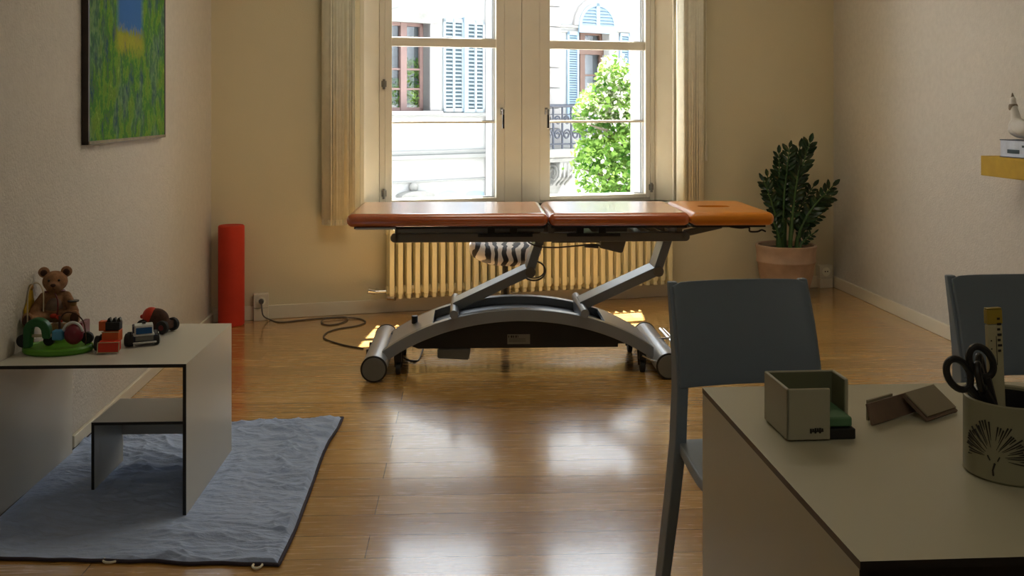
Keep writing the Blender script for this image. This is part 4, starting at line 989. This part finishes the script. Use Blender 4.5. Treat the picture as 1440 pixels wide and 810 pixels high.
# string courses
for z0, z1, d, x0, x1 in ((F(620, 223)[1], F(620, 217)[1], .14, -7, q0), (F(620, 217)[1], F(620, 211)[1], .07, -7, q0), (F(620, 255)[1], F(620, 252.5)[1], .05, -7, q0), (F(620, 164)[1], F(620, 158.5)[1], .10, -7, q0),
                          (F(800, 46)[1], F(800, 43)[1], .05, q1, F(811, 40)[0]), (F(800, 39)[1], F(800, 35)[1], .07, q1, F(811, 40)[0]), (F(880, 46)[1], F(880, 38)[1], .06, F(864, 40)[0], 12)):
    b = MB(); b.box(x0, x1, -d, 0, min(z0, z1), max(z0, z1)); b.build('string_course', M['outside_grey'], B, bevel=.01)
def casement(r, m, mull, bars, name='window'):
    b = MB(); a, c, z0, z1 = r; fw_ = .07
    b.box(a, a + fw_, .25, .33, z0, z1); b.box(c - fw_, c, .25, .33, z0, z1); b.box(a, c, .25, .33, z1 - fw_, z1); b.box(a, c, .25, .33, z0, z0 + fw_)
    for x in mull: b.box(x - .07, x + .07, .23, .33, z0, z1)
    for z in bars: b.box(a, c, .26, .32, z - .02, z + .02)
    o = b.build(name, m, B, bevel=.005)
    b = MB(); b.box(a + .02, c - .02, .295, .30, z0, z1); b.build('pane', M['glass'], o)
casement(w1, M['casement'], [F(576, 90)[0]], [F(590, 97)[1], F(590, 125)[1], F(590, 56)[1]])
casement(w2, M['casement_brown'], [F(828.5, 90)[0]], [F(830, 105)[1], F(830, 135)[1]])
b = MB(); a, c, z0, z1 = w2; b.box(a, c, .2, .3, F(835, 76)[1], F(835, 69)[1]); b.build('transom', M['casement_brown'], B)
# segmental stone lintel & surround of the left window
b = MB(); a, c, z0, z1 = w1; n = 20
top = [(a - .1 + (c - a + .25) * k / n, z1 + .10 + .20 * math.sin(math.pi * k / n)) for k in range(n + 1)]
b.prism([(a - .1, z1 - .02)] + top + [(c + .15, z1 - .02)], -.06, .02); b.build('lintel', M['stone'], B)
b = MB(); b.box(c, c + .22, -.04, .3, z0, z1); b.box(a - .15, c + .25, -.12, .3, z0 - .08, z0); b.build('surround', M['outside_pink'], B, bevel=.01)
# louvred shutters
def shutter(x0, y0, x1, y1, m, yo=-.06, slats=22, ang=0, mid=True):
    a, c, z0, z1 = rectF(x0, y0, x1, y1); fw_ = .05
    b = MB(); b.box(a, a + fw_, yo, yo + .05, z0, z1); b.box(c - fw_, c, yo, yo + .05, z0, z1); b.box(a, c, yo, yo + .05, z0, z0 + .07); b.box(a, c, yo, yo + .05, z1 - .07, z1)
    if mid: b.box((a + c) / 2 - .025, (a + c) / 2 + .025, yo, yo + .05, z0, z1)
    for k in range(slats):
        z = z0 + .08 + (z1 - z0 - .16) * (k + .5) / slats; h = (z1 - z0 - .16) / slats
        b.box(a + fw_, c - fw_, -.022, .022, -.004, .004, mat=Matrix.Translation((0, yo + .025, z)) @ Matrix.Rotation(R(50), 4, 'X'))
    o = b.build('shutter', m, B)
    b = MB(); b.box(a + .02, c - .02, yo + .045, yo + .055, z0 + .02, z1 - .02); b.build('shutter_back', M['shutter_dark'], o)
shutter(622, 27, 651, 157, M['shutter_grey']); shutter(654, 30, 680, 158, M['shutter_grey'])
b = MB(); s_, z_ = F(652.5, 90); b.box(s_ - .05, s_ + .05, -.10, 0, F(652, 158)[1], F(652, 25)[1]); b.build('shutter_post', M['shutter'], B)
shutter(796, 45, 812, 168, M['shutter'], mid=False, slats=34); shutter(870, 47, 884, 150, M['shutter'], mid=False, slats=30)
b = MB(); s_ = F(684, 60)[0]; b.cyl((s_, -.08, -3.4), (s_, -.08, 6.4), .05, seg=12); b.build('downpipe', M['shutter_grey'], B)
# arched blind
a, c, z0, z1 = rectF(811, 5, 863, 47); zs0 = F(837, 37)[1]; n = 24; cx_, rx_ = (a + c) / 2, (c - a) / 2
b = MB(); b.box(a, c, -.10, -.04, z0, zs0)
arc = [(cx_ + rx_ * math.cos(math.pi * k / n), zs0 + (z1 - zs0) * math.sin(math.pi * k / n)) for k in range(n + 1)]
arci = [(cx_ + (rx_ - .07) * math.cos(math.pi * k / n), zs0 + (z1 - zs0 - .07) * math.sin(math.pi * k / n)) for k in range(n + 1)]
b.prism(arc + arci[::-1], -.10, -.05); b.box(cx_ - .05, cx_ + .05, -.10, -.05, zs0, z1)
for k in range(6):
    z = zs0 + (z1 - zs0 - .07) * (k + .5) / 6.3; hw = (rx_ - .06) * math.sqrt(max(0, 1 - ((z - zs0) / (z1 - zs0)) ** 2))
    b.box(cx_ - hw, cx_ + hw, -.04, .04, -.006, .006, mat=Matrix.Translation((0, -.07, z)) @ Matrix.Rotation(R(55), 4, 'X'))
o = b.build('arched_shutter', M['shutter'], B)
b = MB(); b.prism(arc, -.05, -.02); b.build('shutter_back', M['shutter'], o)
b = MB(); arco = [(cx_ + (rx_ + .12) * math.cos(math.pi * k / n), zs0 + (z1 - zs0 + .12) * math.sin(math.pi * k / n)) for k in range(n + 1)]
b.prism(arco + arc[::-1], -.08, 0); b.build('arch_moulding', M['outside_pink'], B)
# balcony
s0, zt_ = F(772, 207); s1 = F(816, 207)[0]; zb_ = F(795, 218)[1]
BAL = -.9
b = MB(); b.box(s0 - 1.6, s1 + .15, BAL, 0, zb_, zt_); b.box(s0 - 1.6, s1 + .08, BAL + .08, 0, zb_ - .1, zb_); bal = b.build('balcony_slab', M['stone'], B, bevel=.03)
b = MB(); ztop = F(795, 149)[1]
b.tube([(s0 - 1.5, BAL + .05, ztop), (s1 + .05, BAL + .05, ztop)], .034, 8); b.tube([(s0 - 1.5, BAL + .05, zt_ + .1), (s1 + .05, BAL + .05, zt_ + .1)], .018, 8); b.tube([(s1 + .05, BAL + .05, ztop), (s1 + .05, -.02, ztop)], .034, 8); b.tube([(s0 - 1.5, BAL + .05, ztop - .18), (s1 + .05, BAL + .05, ztop - .18)], .012, 6)
H = ztop - zt_; nsc = 10; wsc = (s1 - s0 + 1.5) / nsc
for k in range(nsc + 1):
    x = s0 - 1.48 + wsc * k; b.tube([(x, BAL + .05, zt_), (x, BAL + .05, ztop)], .024, 6)
for k in range(nsc):
    x = s0 - 1.48 + wsc * (k + .5); y = BAL + .05
    for cz_, r_, sg in ((zt_ + H * .33, wsc * .42, 1), (zt_ + H * .66, wsc * .36, -1)):
        sp = [(x + sg * r_ * (1 - q * .75) * math.cos(q * 9), y, cz_ + r_ * 1.15 * (1 - q * .75) * math.sin(q * 9)) for q in [j / 26 for j in range(27)]]; b.tube(sp, .021, 6)
for k in range(4): b.tube([(s1 + .05, BAL + .1 + k * .22, zt_), (s1 + .05, BAL + .1 + k * .22, ztop)], .012, 6)
b.build('balcony_railing', M['iron'], B)
# scroll corbel
def corbel(x):
    b = MB(); zc = zb_ - .1; pts = []
    n = 30
    prof = [(0, zc), (BAL + .1, zc), (BAL + .08, zc - .15), (BAL + .18, zc - .36), (BAL + .42, zc - .50), (-.35, zc - .62), (-.22, zc - .9), (-.12, zc - 1.1), (0, zc - 1.1)]
    b.prism(prof, x - .16, x + .16, 'x')
    for s in (-1, 1):
        sp = [(x + s * .17, BAL + .32 + .20 * (1 - q * .8) * math.cos(q * 11), zc - .24 + .2 * (1 - q * .8) * math.sin(q * 11)) for q in [j / 34 for j in range(35)]]; b.tube(sp, .025, 6)
    for k in range(4): b.tube([(x - .16 + .107 * k, BAL + .09, zc - .02), (x - .16 + .107 * k, BAL + .1, zc - .3), (x - .16 + .107 * k, BAL + .35, zc - .5)], .03, 6)
    b.build('corbel', M['stone'], B, bevel=.01)
corbel(s0 - .16); corbel(s0 - 1.2)
b = MB(); b.box(s0 - .1, s0 + .5, -.35, 0, -3.4, zb_ - 1.15); b.box(s0 - .15, s0 + .55, -.4, 0, zb_ - 1.28, zb_ - 1.12); b.box(s0 + .7, s1 + 1.5, -.06, 0, zb_ - 1.35, zb_ - 1.0); b.box(s0 + .8, s1 + 1.2, -.04, 0, -3, zb_ - 1.5); b.build('pilaster', M['stone'], B, bevel=.02)
# ground floor pediment and small windows seen at the bottom of the left pane
b = MB(); sx_, zz_ = F(580, 275); n = 16
b.prism([(sx_ + .38 * math.cos(math.pi * k / n), zz_ + .10 * math.sin(math.pi * k / n)) for k in range(n + 1)], -.25, 0); b.ball((sx_, -.05, zz_ + .17), (.10, .08, .10), seg=14); b.box(sx_ - .36, sx_ + .36, -.26, -.0, zz_ - .05, zz_ - .0); b.build('pediment', M['stone'], B)
for px in (630, 668):
    sx_, zz_ = F(px, 272); b = MB(); n = 12
    b.prism([(sx_ - .22, zz_ - 1)] + [(sx_ - .22 * math.cos(math.pi * k / n), zz_ + .06 * math.sin(math.pi * k / n)) for k in range(n + 1)] + [(sx_ + .22, zz_ - 1)], -.01, .0); b.build('ground_window', M['shutter'], B)
# added leaves behind left casement, standing in for a tree reflection in the panes
def foliage(name, mats, parent, blobs, n, size, seed, flip=0):
    rnd = random.Random(seed); verts = []; faces = []; mi = []
    tot = sum(w for *_, w in blobs)
    for (cx, cy, cz, rx, ry, rz, w) in blobs:
        for _ in range(int(n * w / tot)):
            while True:
                p = Vector((rnd.uniform(-1, 1), rnd.uniform(-1, 1), rnd.uniform(-1, 1)))
                if .35 < p.length <= 1: break
            p = p * (1 + .25 * noise.noise(p * 3 + Vector((cx, cy, cz))))
            c = Vector((cx + p.x * rx, cy + p.y * ry, cz + p.z * rz)); e = Euler((rnd.uniform(-1.1, 1.1), rnd.uniform(-1.1, 1.1), rnd.uniform(0, 6.28))).to_matrix(); s = size * rnd.uniform(.6, 1.3)
            base = len(verts)
            for q in ((-1, 0, 0), (-.3, -.55, .1), (.5, -.45, .05), (1, 0, -.15), (.5, .45, .05), (-.3, .55, .1)): verts.append(c + e @ (Vector(q) * s * .5))
            faces.append((base, base + 1, base + 2, base + 3, base + 4, base + 5)); mi.append(1 if (len(mats) > 1 and rnd.random() < (.05 if c.z < 4.6 else .38)) else 0)
    me = bpy.data.meshes.new(name); me.from_pydata([tuple(v) for v in verts], [], faces); 
    for m_ in mats: me.materials.append(m_)
    me.polygons.foreach_set('material_index', mi); o = bpy.data.objects.new(name, me); C.objects.link(o); o.parent = parent; return o
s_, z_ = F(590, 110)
t = thing('reflection_leaves', 'added green leaves behind the opposite brown casement standing in for a tree reflection', 'plant', (FX0, FY0, 0), FA)
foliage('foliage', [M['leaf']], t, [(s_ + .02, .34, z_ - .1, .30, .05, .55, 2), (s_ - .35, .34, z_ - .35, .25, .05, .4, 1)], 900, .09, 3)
b = MB(); b.box(w1[0] + .1, w1[1] - .1, .31, .375, w1[2] + .01, w1[2] + .12); b.build('reflection_base', M['stone'], t)  # added base under the stand-in leaves
# street tree
TX, TY = 1.62, 13.0
t = thing('street_tree', 'bright green leafy tree outside in front of the opposite building', 'tree', (TX, TY, -3.5))
b = MB(); b.tube(smoothpts([(0, 0, 0), (.05, 0, 1.2), (-.05, .1, 2.4), (.05, 0, 3.6), (0, 0, 5.0)], 5), lambda q: .16 * (1 - .85 * q), 12)
for k in range(14):
    a = k * 2.4; z = 1.8 + k * .2; b.tube([(0, 0, z), (.4 * math.cos(a), .4 * math.sin(a), z + .3), (.75 * math.cos(a), .75 * math.sin(a), z + .4)], lambda q: .04 * (1 - .8 * q), 6)
b.build('trunk', M['bark'], t)
o = foliage('foliage', [M['leaf'], M['pinkfl']], t, [(-.28, 0, 5.22, .24, .3, .30, .4), (-.42, 0, 4.9, .34, .35, .26, .5), (-.56, 0, 4.68, .30, .3, .26, .45), (-.1, 0, 5.0, .4, .4, .4, .5), (.02, 0, 4.7, .52, .55, .45, 1.2), (-.32,0,4.25,.5,.5,.3,.7), (.0, 0, 4.0, .85, .8, .6, 2.4), (.05, 0, 3.3, .86, .8, .65, 2.6), (.0, 0, 2.5, .82, .8, .65, 2.2), (.45, .1, 3.2, .9, .7, 1.5, 2)], 17000, .078, 11)
b = MB(); b.box(-40, 40, 7.6, 45, -3.6, -3.5); o = b.build('street_ground', M['street']); tag(o, 'pale street surface outside between the two buildings', 'street'); o['kind'] = 'structure'

# ------------------------------------------------------------------ light
sc = bpy.context.scene
w = bpy.data.worlds.new('sky'); sc.world = w; w.use_nodes = True; nt = w.node_tree
bg = nt.nodes['Background']; bg.inputs[0].default_value = (.84, .92, 1, 1); bg.inputs[1].default_value = 5.0
sd = bpy.data.lights.new('sun', 'SUN'); sd.energy = 48; sd.angle = R(.6); sd.color = (1, .98, .95)
so = bpy.data.objects.new('sun', sd); C.objects.link(so)
el = R(62); dirv = Vector((-.05, -1, 0)).normalized() * math.cos(el) + Vector((0, 0, -math.sin(el))); so.rotation_euler = dirv.to_track_quat('-Z', 'Y').to_euler(); so.location = (0, 12, 10)
pd = bpy.data.lights.new('window_portal', 'AREA'); pd.shape = 'RECTANGLE'; pd.size = 2.1; pd.size_y = 2.1; pd.cycles.is_portal = True
po = bpy.data.objects.new('window_portal', pd); C.objects.link(po)
c_ = Vector((.07, 6.65, 1.69)) + Vector((-UY, UX, 0)) * .5
po.location = c_; po.rotation_euler = Vector((UY, -UX, 0)).to_track_quat('-Z', 'Z').to_euler()
ad = bpy.data.lights.new('fill_light', 'AREA'); ad.shape = 'RECTANGLE'; ad.size = 1.6; ad.size_y = 1.2; ad.energy = 22; ad.color = (1, .92, .72)  # added fill lamp, out of view, brightens the back and side walls
ao = bpy.data.objects.new('fill_light', ad); C.objects.link(ao); ao.location = (.35, 4.5, HC - .05); ao.rotation_euler = (R(12), 0, 0)

ad2 = bpy.data.lights.new('fill_light_rear', 'AREA'); ad2.shape = 'RECTANGLE'; ad2.size = 1.4; ad2.size_y = 1.0; ad2.energy = 10; ad2.color = (1, .97, .84)  # second added fill, behind the camera, lifts the chair fronts
ao2 = bpy.data.objects.new('fill_light_rear', ad2); C.objects.link(ao2); ao2.location = (.3, -.3, HC - .05); ao2.rotation_euler = (R(35), 0, 0)
# ------------------------------------------------------------------ camera
cd = bpy.data.cameras.new('camera'); cam = bpy.data.objects.new('camera', cd); C.objects.link(cam)
cam.location = (0, 0, CH); cam.rotation_euler = (R(90), 0, 0)
cd.sensor_fit = 'HORIZONTAL'; cd.sensor_width = 36; cd.lens = 36 * FPX / 1440; cd.shift_y = -(405 - HZ) / 1440; cd.clip_start = .05; cd.clip_end = 200
sc.camera = cam
sc.view_settings.view_transform = 'Standard'; sc.view_settings.look = 'None'; sc.view_settings.exposure = 0; sc.view_settings.gamma = 1
